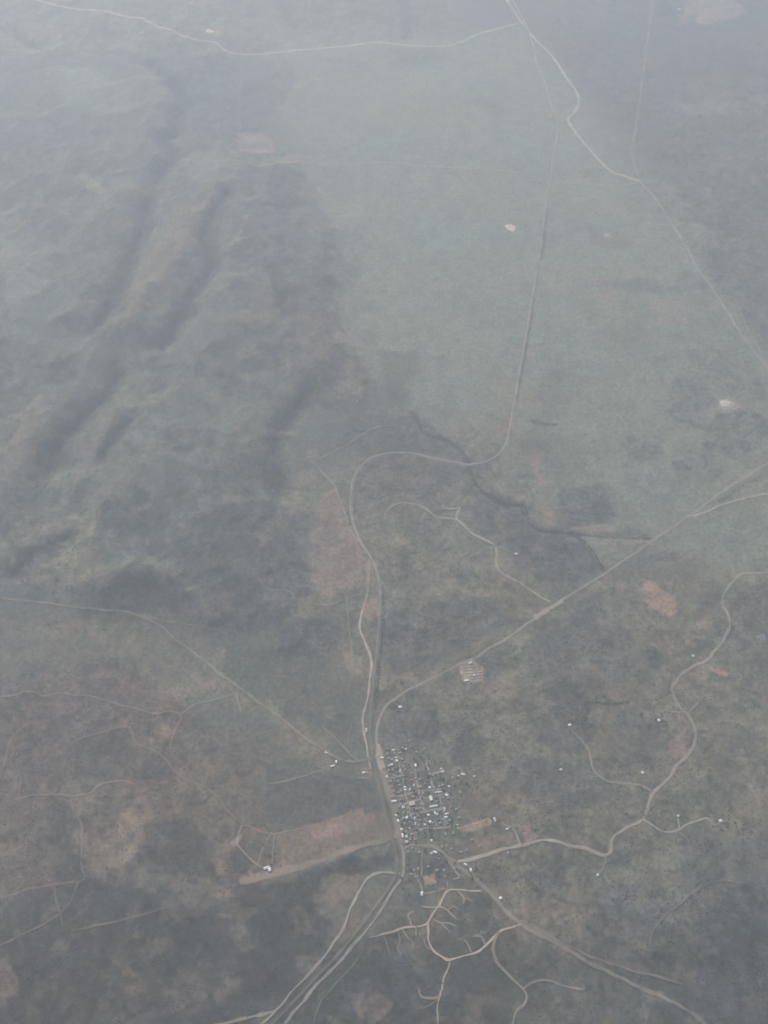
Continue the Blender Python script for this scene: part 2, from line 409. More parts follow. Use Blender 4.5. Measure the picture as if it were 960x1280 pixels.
    (PINK, .9, 0, 9, [(456, 700), (463, 700), (463, 718), (460, 738), (456, 738)]),
    (PINK, .8, 0, 14, [(455, 752), (472, 748), (475, 768), (460, 776), (452, 768)]),
    (SCRUB, .55, .6, 60, [(345, 780), (420, 770), (426, 800), (410, 816), (350, 816)]),
    (TAN, .75, 0, 22, [(430, 815), (451, 820), (451, 840), (438, 844)]), (TAN, .95, 0, 12, [(472, 849), (481, 844), (483, 860), (473, 863)]),
    (TAN, .5, 0, 15, [(489, 846), (496, 846), (496, 853), (489, 853)]), (TAN, .9, 0, 14, [(502, 839), (516, 839), (520, 851), (505, 850)]),
    (TAN, .45, 0, 22, [(404, 884), (416, 881), (416, 898), (407, 899)]),
    (SCRUB, .6, .6, 80, [(480, 770), (560, 752), (622, 750), (632, 778), (570, 818), (520, 838), (482, 845)]),
    ((.36, .30, .235), .85, .05, 14, [(574, 831), (590, 824), (604, 834), (603, 851), (579, 854)]), (PINK, .35, .1, 60, [(605, 850), (642, 838), (650, 876), (600, 872)]),
    (SCRUB, .5, .6, 40, [(600, 820), (625, 814), (629, 845), (610, 850)]),
    (SCRUB, .5, .6, 60, [(490, 885), (540, 880), (556, 925), (520, 930), (492, 920)]), (DARK, .55, .6, 60, [(566, 908), (602, 905), (606, 960), (562, 962)]),
    (SCRUB, .6, .65, 60, [(690, 880), (730, 880), (742, 905), (740, 945), (700, 950), (680, 920)]),
    # lower left
    (PINK, .4, .05, 40, [(235, 795), (271, 789), (273, 806), (245, 812)]), (PINK, .4, .05, 35, [(240, 850), (276, 847), (270, 861), (240, 866)]),
    (PINK, .35, .05, 40, [(182, 866), (236, 858), (236, 866), (184, 874)]), (PINK, .35, 0, 30, [(78, 780), (96, 778), (94, 793), (80, 792)]),
    (PINK, .3, 0, 35, [(106, 784), (118, 782), (122, 796), (112, 798)]),
    (PINK, .45, 0, 22, [(147, 895), (158, 898), (156, 912), (146, 909)]), (PINK, .4, 0, 25, [(203, 910), (221, 904), (217, 924), (200, 926)]),
    (DARK, .45, .6, 50, [(90, 925), (160, 910), (170, 935), (200, 950), (210, 975), (120, 980), (90, 960)]),
    (BROWN, .55, .15, 60, [(230, 920), (300, 900), (330, 950), (320, 1010), (260, 985)]),
    (TAN, .38, .05, 45, [(160, 1014), (178, 1028), (177, 1055), (162, 1080), (146, 1096), (120, 1091), (104, 1080), (110, 1060), (135, 1040), (150, 1020)]),
    (DARK, .6, .7, 60, [(60, 1000), (92, 1008), (101, 1060), (101, 1100), (65, 1102), (52, 1050)]),
    (DARK, .65, .7, 60, [(184, 1035), (215, 1028), (262, 1060), (275, 1100), (200, 1102), (166, 1086)]),
    ((.165, .140, .108), .55, .05, 34, [(168, 1094), (240, 1093), (282, 1114), (302, 1150), (325, 1188), (300, 1192), (280, 1150), (240, 1124), (180, 1110)]),
    (DARK, .5, .6, 120, [(40, 1170), (180, 1120), (262, 1140), (270, 1190), (190, 1230), (60, 1270), (20, 1230)]),
    (PINK, .25, .2, 70, [(198, 1225), (260, 1198), (292, 1230), (270, 1256), (218, 1272)]), (PINK, .35, .1, 40, [(-30, 1192), (15, 1212), (22, 1242), (-30, 1248)]),
    # round the airstrip and the town
    ((.098, .097, .084), 1.1, .05, 16, [(335, 960), (400, 968), (462, 976), (480, 1012), (470, 1016), (380, 1030), (340, 1032), (328, 1000)]),
    ((.185, .143, .100), 1, .04, 22, [(345, 1052), (430, 1022), (484, 1012), (498, 1045), (440, 1062), (350, 1090), (340, 1070)]),
    (PINK, .75, 0, 8, [(384, 1031), (434, 1019), (437, 1041), (388, 1051)]), (TAN, .7, 0, 8, [(436, 1015), (454, 1010), (456, 1018), (437, 1022)]),
    (PINK, .3, 0, 16, [(440, 1022), (472, 1014), (476, 1030), (440, 1038)]),
    (PINK, .35, 0, 12, [(345, 1043), (384, 1031), (386, 1038), (346, 1052)]),
    (TAN, .95, 0, 14, [(341, 1086), (400, 1073), (440, 1059), (462, 1050), (464, 1055), (404, 1079), (345, 1098), (302, 1106), (300, 1100)]),
    (PINK, .5, 0, 14, [(300, 1096), (312, 1090), (320, 1100), (306, 1106)]), (PINK, .5, 0, 14, [(344, 1078), (358, 1076), (360, 1090), (346, 1092)]),
    (CREAM, .5, 0, 9, [(288, 1052), (294, 1048), (303, 1040), (304, 1046), (296, 1056), (290, 1058)]), (PINK, .6, 0, 12, [(286, 1048), (296, 1048), (296, 1058), (288, 1058)]),
    (TAN, .5, 0, 25, [(264, 1074), (276, 1070), (284, 1086), (272, 1092)]),
    (DARK, .6, .6, 25, [(284, 1062), (306, 1060), (318, 1078), (308, 1090), (288, 1086)]),
    (GREEN, .6, .05, 18, [(306, 1042), (332, 1040), (326, 1062), (318, 1072), (304, 1060)]),
    (PINK, .38, .1, 26, [(420, 1094), (450, 1090), (446, 1116), (416, 1136), (398, 1126)]),
    (DARK, .85, .5, 45, [(300, 1114), (400, 1088), (490, 1056), (496, 1080), (455, 1092), (405, 1095), (395, 1130), (420, 1150), (390, 1200), (340, 1230), (310, 1160)]), (DARK, .5, .4, 40, [(505, 1065), (560, 1078), (600, 1112), (560, 1108), (505, 1112)]),
    (PINK, .5, .05, 24, [(444, 1246), (470, 1239), (486, 1255), (481, 1275), (460, 1284), (446, 1270)]),
    ((.32, .235, .165), 1.1, 0, 6, [(527, 1094), (543, 1092), (547, 1105), (530, 1108)]), (PINK, .3, .05, 18, [(504, 1104), (526, 1104), (526, 1110), (506, 1112)]),
    (BROWN, .4, .1, 20, [(440, 1140), (490, 1095), (498, 1100), (486, 1122), (450, 1160), (420, 1185)]),
    (PINK, .35, .1, 12, [(519, 1158), (534, 1155), (536, 1176), (521, 1174)]), (SCRUB, .55, .6, 60, [(505, 1112), (535, 1110), (540, 1150), (505, 1150), (498, 1130)]), (SCRUB, .6, .65, 60, [(480, 1180), (560, 1205), (600, 1195), (610, 1240), (520, 1260), (480, 1230)]),
    (DARK, .5, .6, 50, [(595, 1110), (625, 1140), (620, 1160), (600, 1150)]),
    (BROWN, .6, .12, 30, [(580, 1000), (620, 983), (637, 1000), (632, 1028), (612, 1020), (580, 1030)]),
    (BROWN, .6, .05, 25, [(578, 1045), (640, 1038), (652, 1050), (600, 1068), (575, 1070)]), (PINK, .3, .03, 20, [(588, 1048), (640, 1040), (636, 1052), (596, 1062)]),
    ((.33, .22, .15), .85, 0, 7, [(574, 1033), (612, 1022), (618, 1030), (590, 1040), (576, 1040)]), (PINK, .9, 0, 10, [(648, 1036), (659, 1029), (674, 1046), (660, 1053)]),
    ((.15, .125, .105), .8, .2, 25, [(480, 928), (514, 928), (545, 948), (566, 985), (568, 1035), (548, 1040), (508, 1062), (500, 1040), (486, 985)]),
    (TAN, .75, 0, 6, [(472, 931), (476, 931), (480, 940), (481, 947), (474, 950), (470, 945)]), ((.42, .33, .25), .85, 0, 4, [(470, 950), (480, 949), (482, 960), (474, 961)]),
    (TAN, .5, 0, 7, [(472, 960), (482, 962), (488, 990), (496, 1040), (502, 1060), (497, 1060), (488, 1035), (482, 1000)]),
    (TAN, .6, 0, 5, [(488, 994), (498, 994), (499, 1006), (489, 1006)]),
    (PINK, .5, 0, 9, [(388, 940), (402, 936), (412, 945), (418, 956), (408, 962), (402, 961)]), (PINK, .55, 0, 8, [(449, 960), (462, 955), (465, 975), (453, 976)]),
    (TAN, .4, 0, 12, [(440, 958), (452, 952), (460, 955), (446, 965)]),
    ((.16, .125, .105), .8, .03, 8, [(545, 992), (558, 989), (560, 1008), (548, 1010)]), ((.19, .15, .12), .6, .03, 8, [(518, 1000), (536, 996), (540, 1008), (520, 1014)]),
    (GREEN, .6, .1, 15, [(528, 1040), (550, 1038), (555, 1052), (530, 1054)]), (PINK, .45, 0, 6, [(527, 1055), (537, 1055), (537, 1060), (528, 1060)]),
    (TAN, .6, 0, 6, [(568, 1050), (575, 1048), (576, 1056), (569, 1056)]),
    # lower right
    (SCRUB, .5, .6, 110, [(640, 950), (740, 945), (780, 980), (760, 1010), (690, 1020), (640, 1000)]), (SCRUB, .5, .6, 110, [(850, 1040), (960, 1060), (960, 1110), (860, 1100), (840, 1070)]),
    (SCRUB, .5, .6, 90, [(660, 1090), (700, 1080), (700, 1130), (660, 1130)]), (SCRUB, .5, .6, 110, [(760, 1110), (860, 1120), (840, 1170), (760, 1190), (700, 1170)]),
    (SCRUB, .6, .6, 110, [(870, 1110), (980, 1110), (980, 1320), (840, 1320), (830, 1240), (880, 1180)]),
    (BROWN, .45, .15, 50, [(640, 1120), (665, 1125), (680, 1150), (655, 1150)]), (PINK, .3, .1, 35, [(768, 1200), (800, 1205), (818, 1220), (790, 1222)]),
    (TAN, .35, .05, 25, [(800, 1240), (832, 1238), (842, 1256), (815, 1252)]), (TAN, .4, 0, 14, [(690, 1180), (712, 1184), (716, 1192), (696, 1190)]),
    (BROWN, .35, .2, 50, [(640, 1260), (720, 1240), (790, 1260), (760, 1290), (650, 1290)]),
    (PINK, .3, 0, 25, [(935, 1026), (948, 1026), (946, 1036), (936, 1036)]),
    (DULL, .4, .15, 90, [(800, 1050), (860, 1060), (850, 1120), (800, 1140), (780, 1090)]),
]
# dark wooded or damp lines, with canyon and rail-bank shade painted in: colour, opacity, scrub density, half width m, line
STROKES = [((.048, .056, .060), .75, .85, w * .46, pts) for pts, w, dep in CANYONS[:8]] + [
    (DARK, .45, .7, 15, CANYONS[11][0]), (DARK, .55, .7, 15, CANYONS[12][0]), (DARK, .6, .8, 60, CANYONS[10][0]),
    (DARK, .6, .7, 16, [(590, 580), (575, 600), (555, 612), (540, 618)]), (DARK, .6, .8, 14, [(664, 525), (680, 530), (696, 531)]),
    (DARK, .55, .7, 12, [(735, 878), (760, 880), (786, 878)]), (DARK, .7, .8, 16, [(727, 907), (735, 890), (733, 880)]),
    (DARK, .5, .6, 14, [(500, 528), (515, 530), (524, 520)]), (DARK, .5, .6, 14, [(577, 552), (592, 548), (600, 540)]),
    (DARK, .45, .6, 22, [(402, 328), (415, 322), (428, 316)]), (DARK, .6, .6, 11, [(672, 330), (668, 360), (664, 400), (657, 440), (650, 475), (645, 500)]),  # last line: the rail bank's shadow edge put into the ground colour
    (DARK, .6, .6, 11, [(684, 262), (680, 300), (676, 325)]),  # rail bank's shadow edge again, painted farther up the line
    (DARK, .7, .5, 13, [(478, 745), (476, 775), (474, 805), (472, 835), (469, 862), (467, 885)]), (DARK, .5, .4, 10, [(477, 975), (485, 1015), (492, 1045), (499, 1070), (497, 1095), (480, 1125)]),  # first line: bank shadow north of town painted as dark cover
    (DARK, .4, .5, 22, [(100, 735), (118, 730), (128, 722)]), (DARK, .5, .6, 14, [(960, 590), (930, 606), (900, 626)]),
    (DARK, .45, .6, 30, [(320, 660), (330, 650), (340, 640)]), (DARK, .5, .6, 20, [(85, 1010), (95, 1030), (99, 1060), (100, 1090)]),
    (BROWN, .5, 0, 14, [(150, 815), (120, 820), (80, 828), (40, 835), (-10, 844)]), (TAN, .3, 0, 20, [(300, 70), (302, 100), (298, 130), (300, 160)]),
    (TAN, .35, .05, 16, [(128, 150), (133, 172), (132, 200)]), (TAN, .25, .05, 16, [(160, 155), (165, 180), (150, 205)]),
    (OLIVE, .6, 0, 40, [(250, 190), (300, 185), (330, 180)]), (TAN, .25, 0, 30, [(160, 470), (240, 478), (300, 510)]),
    (SCRUB, .5, .6, 45, [(140, 735), (60, 745), (0, 742)]), (DARK, .35, .5, 26, [(0, 190), (60, 165), (110, 150), (150, 140)]),
    (DARK, .35, .5, 26, [(90, 300), (120, 310), (150, 300)]), (DARK, .35, .5, 26, [(0, 330), (60, 345), (100, 350)]),
    (DARK, .4, .5, 30, [(100, 440), (60, 460), (20, 470)]), (DARK, .3, .5, 24, [(230, 150), (235, 190), (222, 210)]),
    (DARK, .5, .6, 18, [(545, 786), (520, 790), (495, 780)]), (DARK, .4, .5, 18, [(600, 770), (575, 790), (545, 800)]),
]
TOWN_W = atp([(481, 930), (513, 930), (545, 950), (566, 985), (570, 1035), (548, 1042), (512, 1058), (501, 1036), (487, 985)])
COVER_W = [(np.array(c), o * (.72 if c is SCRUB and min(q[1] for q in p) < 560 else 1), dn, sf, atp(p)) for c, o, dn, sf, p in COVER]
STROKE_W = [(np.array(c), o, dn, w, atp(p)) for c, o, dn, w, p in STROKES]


def cover(x, y):
    """ground colour and scrub density at world x, y"""
    big = fbm(x, y, 1800, 4, 61)
    mid = fbm(x, y, 320, 4, 63)
    fine = fbm(x, y, 70, 3, 67)
    w1 = (fbm(x, y, 260, 4, 71) - .5) * 2
    w2 = (fbm(x, y, 80, 3, 73) - .5) * 2
    rgb = np.empty(x.shape + (3,))
    a = sstep(.42, .58, big)[..., None]
    rgb[:] = np.array(DULL) * (1 - a) + np.array((.128, .122, .096)) * a
    den = .30 * (1 - a[..., 0])
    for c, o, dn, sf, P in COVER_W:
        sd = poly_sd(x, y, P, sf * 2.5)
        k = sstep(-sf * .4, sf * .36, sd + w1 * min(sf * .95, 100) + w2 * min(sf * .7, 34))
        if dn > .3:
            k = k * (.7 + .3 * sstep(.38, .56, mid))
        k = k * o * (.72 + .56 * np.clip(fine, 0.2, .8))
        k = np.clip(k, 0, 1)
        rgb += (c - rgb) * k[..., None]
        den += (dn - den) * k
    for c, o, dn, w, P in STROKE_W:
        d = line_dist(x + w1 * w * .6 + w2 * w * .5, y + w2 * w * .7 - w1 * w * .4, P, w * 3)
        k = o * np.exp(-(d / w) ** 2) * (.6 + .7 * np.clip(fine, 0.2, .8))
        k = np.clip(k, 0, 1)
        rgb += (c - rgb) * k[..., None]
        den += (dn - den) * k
    # patchiness of the soil and the grass: slight on the open plain, strong in the scrub
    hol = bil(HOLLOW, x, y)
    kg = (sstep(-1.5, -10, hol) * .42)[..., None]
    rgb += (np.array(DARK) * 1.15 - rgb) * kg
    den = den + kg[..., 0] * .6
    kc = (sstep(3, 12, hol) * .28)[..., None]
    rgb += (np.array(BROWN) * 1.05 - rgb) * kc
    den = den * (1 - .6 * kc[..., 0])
    rough = .22 + .78 * sstep(.06, .28, den)
    sp1 = sstep(.57, .70, fbm(x, y, 85, 4, 81)) * .30 * rough
    rgb += (np.array(TAN) * .85 - rgb) * sp1[..., None]
    den = den * (1 - sp1)
    sp2 = sstep(.54, .68, fbm(x, y, 90, 4, 87)) * .24 * rough
    rgb += (np.array(SCRUB) - rgb) * sp2[..., None]
    den = den + sp2 * .7
    # small gullies with darker growth along them, and paler stock pads
    q = np.abs(fbm(x + w1 * 60, y + w1 * 40, 520, 4, 93) - .5)
    gl = np.exp(-(q / .010) ** 2) * .42 * rough
    rgb += (np.array(DARK) - rgb) * gl[..., None]
    den = den + gl * .8
    q = np.abs(fbm(x + w2 * 25, y, 420, 3, 97) - .5)
    gl = np.exp(-(q / .005) ** 2) * .22
    rgb += (np.array(TAN) - rgb) * gl[..., None]
    var = 1 + ((mid - .5) * .3 + (fine - .5) * .8 + (fbm(x, y, 28, 2, 69) - .5) * .6) * (.3 + .7 * rough)
    rgb *= np.clip(var, .55, 1.6)[..., None]
    # house lots of the town: each yard its own tone
    lot = sstep(-15, 15, poly_sd(x, y, TOWN_W, 60))
    if lot.max() > 0:
        c_, s_ = math.cos(.21), math.sin(.21)
        lx, ly = np.floor((x * c_ + y * s_) / 17), np.floor((y * c_ - x * s_) / 30)
        h1 = hash2(lx.astype(np.int64), ly.astype(np.int64), 5); h2 = hash2(lx.astype(np.int64), ly.astype(np.int64), 8)
        lotc = np.where((h1 < .42)[..., None], np.array([.105, .108, .080]), np.where((h1 < .8)[..., None], np.array([.165, .145, .115]), np.array([.22, .18, .145])))
        rgb += (lotc * (.8 + .4 * h2)[..., None] - rgb) * (lot * .55)[..., None]
        den = den * (1 - .8 * lot)
    hue = (fbm(x, y, 450, 3, 91) - .5)[..., None]
    rgb *= 1 + hue * np.array([.22, .0, -.18])
    return np.clip(rgb, .02, .8), np.clip(den, 0, 1)


# ------------------------------------------------------------------ materials
def mat_attr(name, rough=.95, noise_scale=.02, lo=.78, hi=1.22, spec=.1):
    m = bpy.data.materials.new(name); m.use_nodes = True
    nt = m.node_tree; b = nt.nodes["Principled BSDF"]
    at_ = nt.nodes.new("ShaderNodeAttribute"); at_.attribute_name = "cover_colour"
    tc = nt.nodes.new("ShaderNodeTexCoord")
    nz = nt.nodes.new("ShaderNodeTexNoise"); nz.inputs["Scale"].default_value = noise_scale; nz.inputs["Detail"].default_value = 6; nz.inputs["Roughness"].default_value = .65
    mr = nt.nodes.new("ShaderNodeMapRange"); mr.inputs[1].default_value = .3; mr.inputs[2].default_value = .7; mr.inputs[3].default_value = lo; mr.inputs[4].default_value = hi
    mx = nt.nodes.new("ShaderNodeVectorMath"); mx.operation = 'SCALE'
    nt.links.new(tc.outputs["Object"], nz.inputs["Vector"]); nt.links.new(nz.outputs[0], mr.inputs[0])
    nt.links.new(at_.outputs["Color"], mx.inputs[0]); nt.links.new(mr.outputs[0], mx.inputs["Scale"])
    nt.links.new(mx.outputs[0], b.inputs["Base Color"])
    b.inputs["Roughness"].default_value = rough
    b.inputs["Specular IOR Level"].default_value = spec
    return m


def mat_col(name, col, rough=.7, scale=.4, amt=.2, spec=.3, metallic=0.0):
    m = bpy.data.materials.new(name); m.use_nodes = True
    nt = m.node_tree; b = nt.nodes["Principled BSDF"]
    tc = nt.nodes.new("ShaderNodeTexCoord")
    nz = nt.nodes.new("ShaderNodeTexNoise"); nz.inputs["Scale"].default_value = scale; nz.inputs["Detail"].default_value = 4
    mr = nt.nodes.new("ShaderNodeMapRange"); mr.inputs[1].default_value = .3; mr.inputs[2].default_value = .7; mr.inputs[3].default_value = 1 - amt; mr.inputs[4].default_value = 1 + amt
    mx = nt.nodes.new("ShaderNodeVectorMath"); mx.operation = 'SCALE'; mx.inputs[0].default_value = col
    nt.links.new(tc.outputs["Object"], nz.inputs["Vector"]); nt.links.new(nz.outputs[0], mr.inputs[0]); nt.links.new(mr.outputs[0], mx.inputs["Scale"])
    nt.links.new(mx.outputs[0], b.inputs["Base Color"])
    b.inputs["Roughness"].default_value = rough; b.inputs["Specular IOR Level"].default_value = spec; b.inputs["Metallic"].default_value = metallic
    return m


M_GROUND = mat_attr("ground_cover", noise_scale=.04, lo=.67, hi=1.33)
M_ROAD = mat_attr("dusty_road", noise_scale=.012, lo=.8, hi=1.2)
M_BUSH = mat_attr("scrub_leaves", noise_scale=.05, lo=.8, hi=1.2)
M_RAIL = mat_col("rail_steel", (.14, .11, .09), .5, .2, .2)


# ------------------------------------------------------------------ mesh building
def tag(o, label, cat=None, group=None, kind=None):
    o["label"] = label
    if cat: o["category"] = cat
    if group: o["group"] = group
    if kind: o["kind"] = kind
    return o


def mesh_np(name, V, F, mat, col=None, smooth=False):
    """V n x 3, F m x k (all faces k-sided), optional per-vertex colour"""
    me = bpy.data.meshes.new(name)
    V = np.asarray(V, np.float32); F = np.asarray(F, np.int32)
    n, k = F.shape
    me.vertices.add(len(V)); me.vertices.foreach_set("co", V.ravel())
    me.loops.add(n * k); me.loops.foreach_set("vertex_index", F.ravel())
    me.polygons.add(n)
    me.polygons.foreach_set("loop_start", np.arange(n, dtype=np.int32) * k)
    me.polygons.foreach_set("loop_total", np.full(n, k, np.int32))
    me.polygons.foreach_set("use_smooth", np.full(n, smooth))
    me.update(calc_edges=True)
    if col is not None:
        a = me.attributes.new("cover_colour", 'FLOAT_COLOR', 'POINT')
        c4 = np.ones((len(V), 4), np.float32); c4[:, :3] = col
        a.data.foreach_set("color", c4.ravel())
    if mat: me.materials.append(mat)
    return me


def obj_of(name, me, parent=None, loc=None, rz=0.0):
    o = bpy.data.objects.new(name, me)
    COL.objects.link(o)
    if parent: o.parent = parent
    if loc is not None: o.location = loc
    if rz: o.rotation_euler = (0, 0, rz)
    return o


# ------------------------------------------------------------------ ground: one sheet to the horizon, finest where it is nearest
rows = [950.0]
while rows[-1] < 12100:
    rows.append(rows[-1] + 8.5 + (rows[-1] - 950) * 14.0 / 11000)
rows = np.array([-42000, -20000, -9000, -4000, -1500, -300, 250, 600, 820] + rows + [rows[-1] + s for s in (60, 180, 450, 1000, 2200, 5000, 11000, 24000, 42000)])
NC = 600
core = np.linspace(-1, 1, NC)
outs = np.array([.004, .012, .03, .06, .12, .25, .5, 1.0])
wrow = np.clip(1.17 * (1578 + .2236 * rows), 1900, 5200)
XX = np.empty((len(rows), NC + 16)); YY = np.repeat(rows[:, None], NC + 16, 1)
XX[:, 8:8 + NC] = core[None] * wrow[:, None]
XX[:, 8 + NC:] = wrow[:, None] + (44000 - wrow[:, None]) * outs[None]
XX[:, :8] = -XX[:, 8 + NC:][:, ::-1]
ZZ = hz(XX, YY)
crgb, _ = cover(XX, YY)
nr, nc = XX.shape
ii = np.arange(nr * nc).reshape(nr, nc)
F = np.stack([ii[:-1, :-1], ii[:-1, 1:], ii[1:, 1:], ii[1:, :-1]], -1).reshape(-1, 4)
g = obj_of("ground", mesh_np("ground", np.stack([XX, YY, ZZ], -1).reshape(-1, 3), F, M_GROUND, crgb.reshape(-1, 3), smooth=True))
tag(g, "grey green plain and wooded hills with patches of bare pink soil", kind="structure")


# ------------------------------------------------------------------ roads, tracks and the railway, draped on the ground
def spline(P, step):
    P = np.asarray(P, float)
    Q = np.vstack([2 * P[0] - P[1], P, 2 * P[-1] - P[-2]])
    out = []
    for i in range(1, len(Q) - 2):
        p0, p1, p2, p3 = Q[i - 1], Q[i], Q[i + 1], Q[i + 2]
        n = max(2, int(np.linalg.norm(p2 - p1) / step))
        t = np.linspace(0, 1, n, endpoint=False)[:, None]
        out.append(.5 * ((2 * p1) + (-p0 + p2) * t + (2 * p0 - 5 * p1 + 4 * p2 - p3) * t ** 2 + (-p0 + 3 * p1 - 3 * p2 + p3) * t ** 3))
    out.append(P[-1:])
    return np.vstack(out)


def ribbon(pts, prof, cols, lift=.9, step=12.0, fade=None, jitter=.30, shift=0.0, seed=0, free=(False, False), wander=0.0):
    """prof: offsets across with heights; cols: one colour per offset (None = the ground's own colour there)"""
    C = spline(atp(pts), step)
    T = np.gradient(C, axis=0); T /= np.linalg.norm(T, axis=1)[:, None] + 1e-9
    N = np.stack([T[:, 1], -T[:, 0]], 1)
    C = C + N * shift
    if wander:
        al = np.arange(len(C)) * step
        ew = np.minimum(1, np.minimum(al, al[::-1]) / 60)
        C = C + N * (((fbm(C[:, 0], C[:, 1], 90, 3, 171 + seed) - .5) * 4 * wander) * ew)[:, None]
    n, k = len(C), len(prof)
    V = np.empty((n, k, 3)); K = np.empty((n, k, 3))
    jw = 1 + (fbm(C[:, 0], C[:, 1], 45, 3, 101 + seed) - .5) * 2 * jitter * 2
    vis = .52 + .9 * fbm(C[:, 0], C[:, 1], 170, 4, 131 + seed)
    al = np.arange(n) * step
    tl = min(110.0, .25 * float(al[-1]) + 1)
    for e_, ar in ((0, al), (1, al[::-1])):
        if free[e_]:
            jw = jw * (.8 + .2 * np.minimum(1, ar / tl)); vis = vis * np.minimum(1, .45 + ar / tl)
    if fade is not None:
        vis = vis * (.3 + .8 * sstep(fade[0], fade[1], C[:, 1]))
    for j, (off, hh) in enumerate(prof):
        p = C + N * (off * jw)[:, None]
        V[:, j, 0] = p[:, 0]; V[:, j, 1] = p[:, 1]; V[:, j, 2] = hz(p[:, 0], p[:, 1]) + lift + hh
        gr, _ = cover(p[:, 0], p[:, 1])
        if cols[j] is None:
            K[:, j] = gr
        else:
            c, o = cols[j]
            a = np.clip(o * vis, 0, 1)[:, None]
            K[:, j] = gr * (1 - a) + np.array(c) * a
    V[0, :, 2] -= 0.0
    idx = np.arange(n * k).reshape(n, k)
    F = np.stack([idx[:-1, :-1], idx[:-1, 1:], idx[1:, 1:], idx[1:, :-1]], -1).reshape(-1, 4)
    return V.reshape(-1, 3), F, K.reshape(-1, 3)


LAYER = [0]
ROADS = []


def road(name, pts, half, col, op, label, edge=1.8, kind="structure", shift=0):
    ROADS.append((name, pts, half * .84, col, op, label, edge, kind, shift))


def build_roads():
    lines = [spline(atp(r[1]), 12.0) for r in ROADS]
    for i, (name, pts, half, col, op, label, edge, kind, shift) in enumerate(ROADS):
        LAYER[0] += 1
        free = []
        for e in (lines[i][0], lines[i][-1]):
            d = min(float(np.hypot(L[:, 0] - e[0], L[:, 1] - e[1]).min()) for j, L in enumerate(lines) if j != i)
            free.append(d > 28 and name in ("track", "dirt_road", "street"))
        prof = [(-half * edge, -.25), (-half * .62, .05), (half * .62, .05), (half * edge, -.25)]
        V, F, K = ribbon(pts, prof, [None, (col, op), (col, op), None], lift=1.0 + .03 * (LAYER[0] % 40), shift=shift, seed=LAYER[0], free=free, wander=4.0 if half < 8 else 1.0)
        o = obj_of(name, mesh_np(name, V, F, M_ROAD, K, smooth=True))
        tag(o, label, kind=kind)


RC = (.46, .385, .295)     # pale road gravel
RT = (.34, .27, .205)    # tan dirt
RP = (.33, .23, .18)     # pinkish dirt
RG = (.28, .24, .20)    # grey seal
road("dirt_road", [(20, -6), (60, 4), (110, 12), (150, 19), (180, 24), (215, 38), (240, 48), (268, 53), (285, 65), (320, 68), (370, 63), (430, 58), (470, 53), (500, 56), (550, 58), (575, 53), (600, 42), (647, 29)],
     13, RC, .75, "long tan dirt road curving across the far end of the plain")
road("gravel_road", [(628, -8), (650, 25), (670, 50), (690, 70), (710, 100), (721, 116), (723, 130), (716, 142), (710, 150), (720, 166), (740, 190), (762, 213), (780, 220), (800, 227)],
     11, RC, .85, "bright cream gravel road with a kink crossing the far plain")
road("road", [(800, 227), (817, 245), (840, 280), (862, 317), (875, 340), (890, 360), (907, 387), (925, 414), (945, 442), (972, 480)], 8, (.33,.28,.23), .7, "grey road running on from the bright gravel road to the edge of the scrub")
road("track", [(905, 372), (918, 374), (928, 395), (938, 418), (965, 468)], 6, RT, .4, "faint pale track beside the grey road at the scrub edge")
road("road", [(819, -10), (812, 30), (805, 80), (800, 120), (795, 160), (790, 186), (793, 206), (801, 227)], 9, RP, .6, "pinkish grey road coming straight through the far scrub")
road("track", [(215, 203), (250, 201), (300, 201), (330, 207), (380, 202), (430, 204), (480, 203), (520, 206), (560, 209), (620, 213), (640, 214), (660, 220), (687, 225), (720, 229), (760, 231), (780, 232), (797, 228)],
     8, RT, .62, "thin straight track crossing the whole plain from the hills")
road("track", [(376, 203), (392, 225), (405, 250), (420, 280)], 7, RT, .3, "faint track along the foot of the wooded plateau")
road("track", [(783, 246), (770, 265), (763, 292)], 5, RT, .35, "faint track leading to the lone farm on the plain")
road("track", [(783, 246), (805, 270), (820, 293)], 5, RT, .3, "faint straight track south of the road junction")
road("track", [(640, 300), (630, 320), (628, 345)], 5, RT, .2, "very faint track past the pale clay pan")
road("highway", [(975, 571), (940, 591), (915, 607), (890, 624), (865, 642), (840, 660), (815, 677), (790, 694), (765, 711), (740, 727), (715, 742), (690, 757), (665, 776), (640, 793), (612, 811), (590, 824), (560, 838), (530, 853), (502, 868), (484, 882), (475, 897), (471, 915), (471, 933), (473, 948)],
     7, (.33, .275, .225), .75, "sealed highway running diagonally down into the town")
road("road", [(975, 614), (945, 619), (920, 625), (900, 632), (880, 641), (866, 645)], 7, RC, .65, "side road joining the highway near the edge of the plain")
road("road_verge", [(668, 773), (688, 760), (703, 751)], 17, (.42, .34, .27), .7, "pale graded clearing at the highway turn-off", edge=1.4)
road("gravel_road", [(689, 753), (675, 745), (655, 732), (638, 722), (624, 713), (620, 703), (620, 690), (618, 682), (606, 675), (590, 667), (577, 655), (571, 648), (572, 640), (575, 635)], 6, RC, .6, "pale gravel track winding off the highway into the scrub")
road("track", [(576, 634), (566, 636), (554, 635), (553, 630)], 4.5, RC, .6, "short pale hooked track end in the scrub")
road("track", [(480, 645), (484, 637), (492, 631), (506, 628), (520, 630), (532, 636), (545, 645), (571, 650)], 5, RC, .55, "pale loop track in the scrub near the railway bend")
road("track", [(618, 683), (628, 684), (640, 692), (648, 693)], 4, RT, .35, "short faint spur off the gravel track")
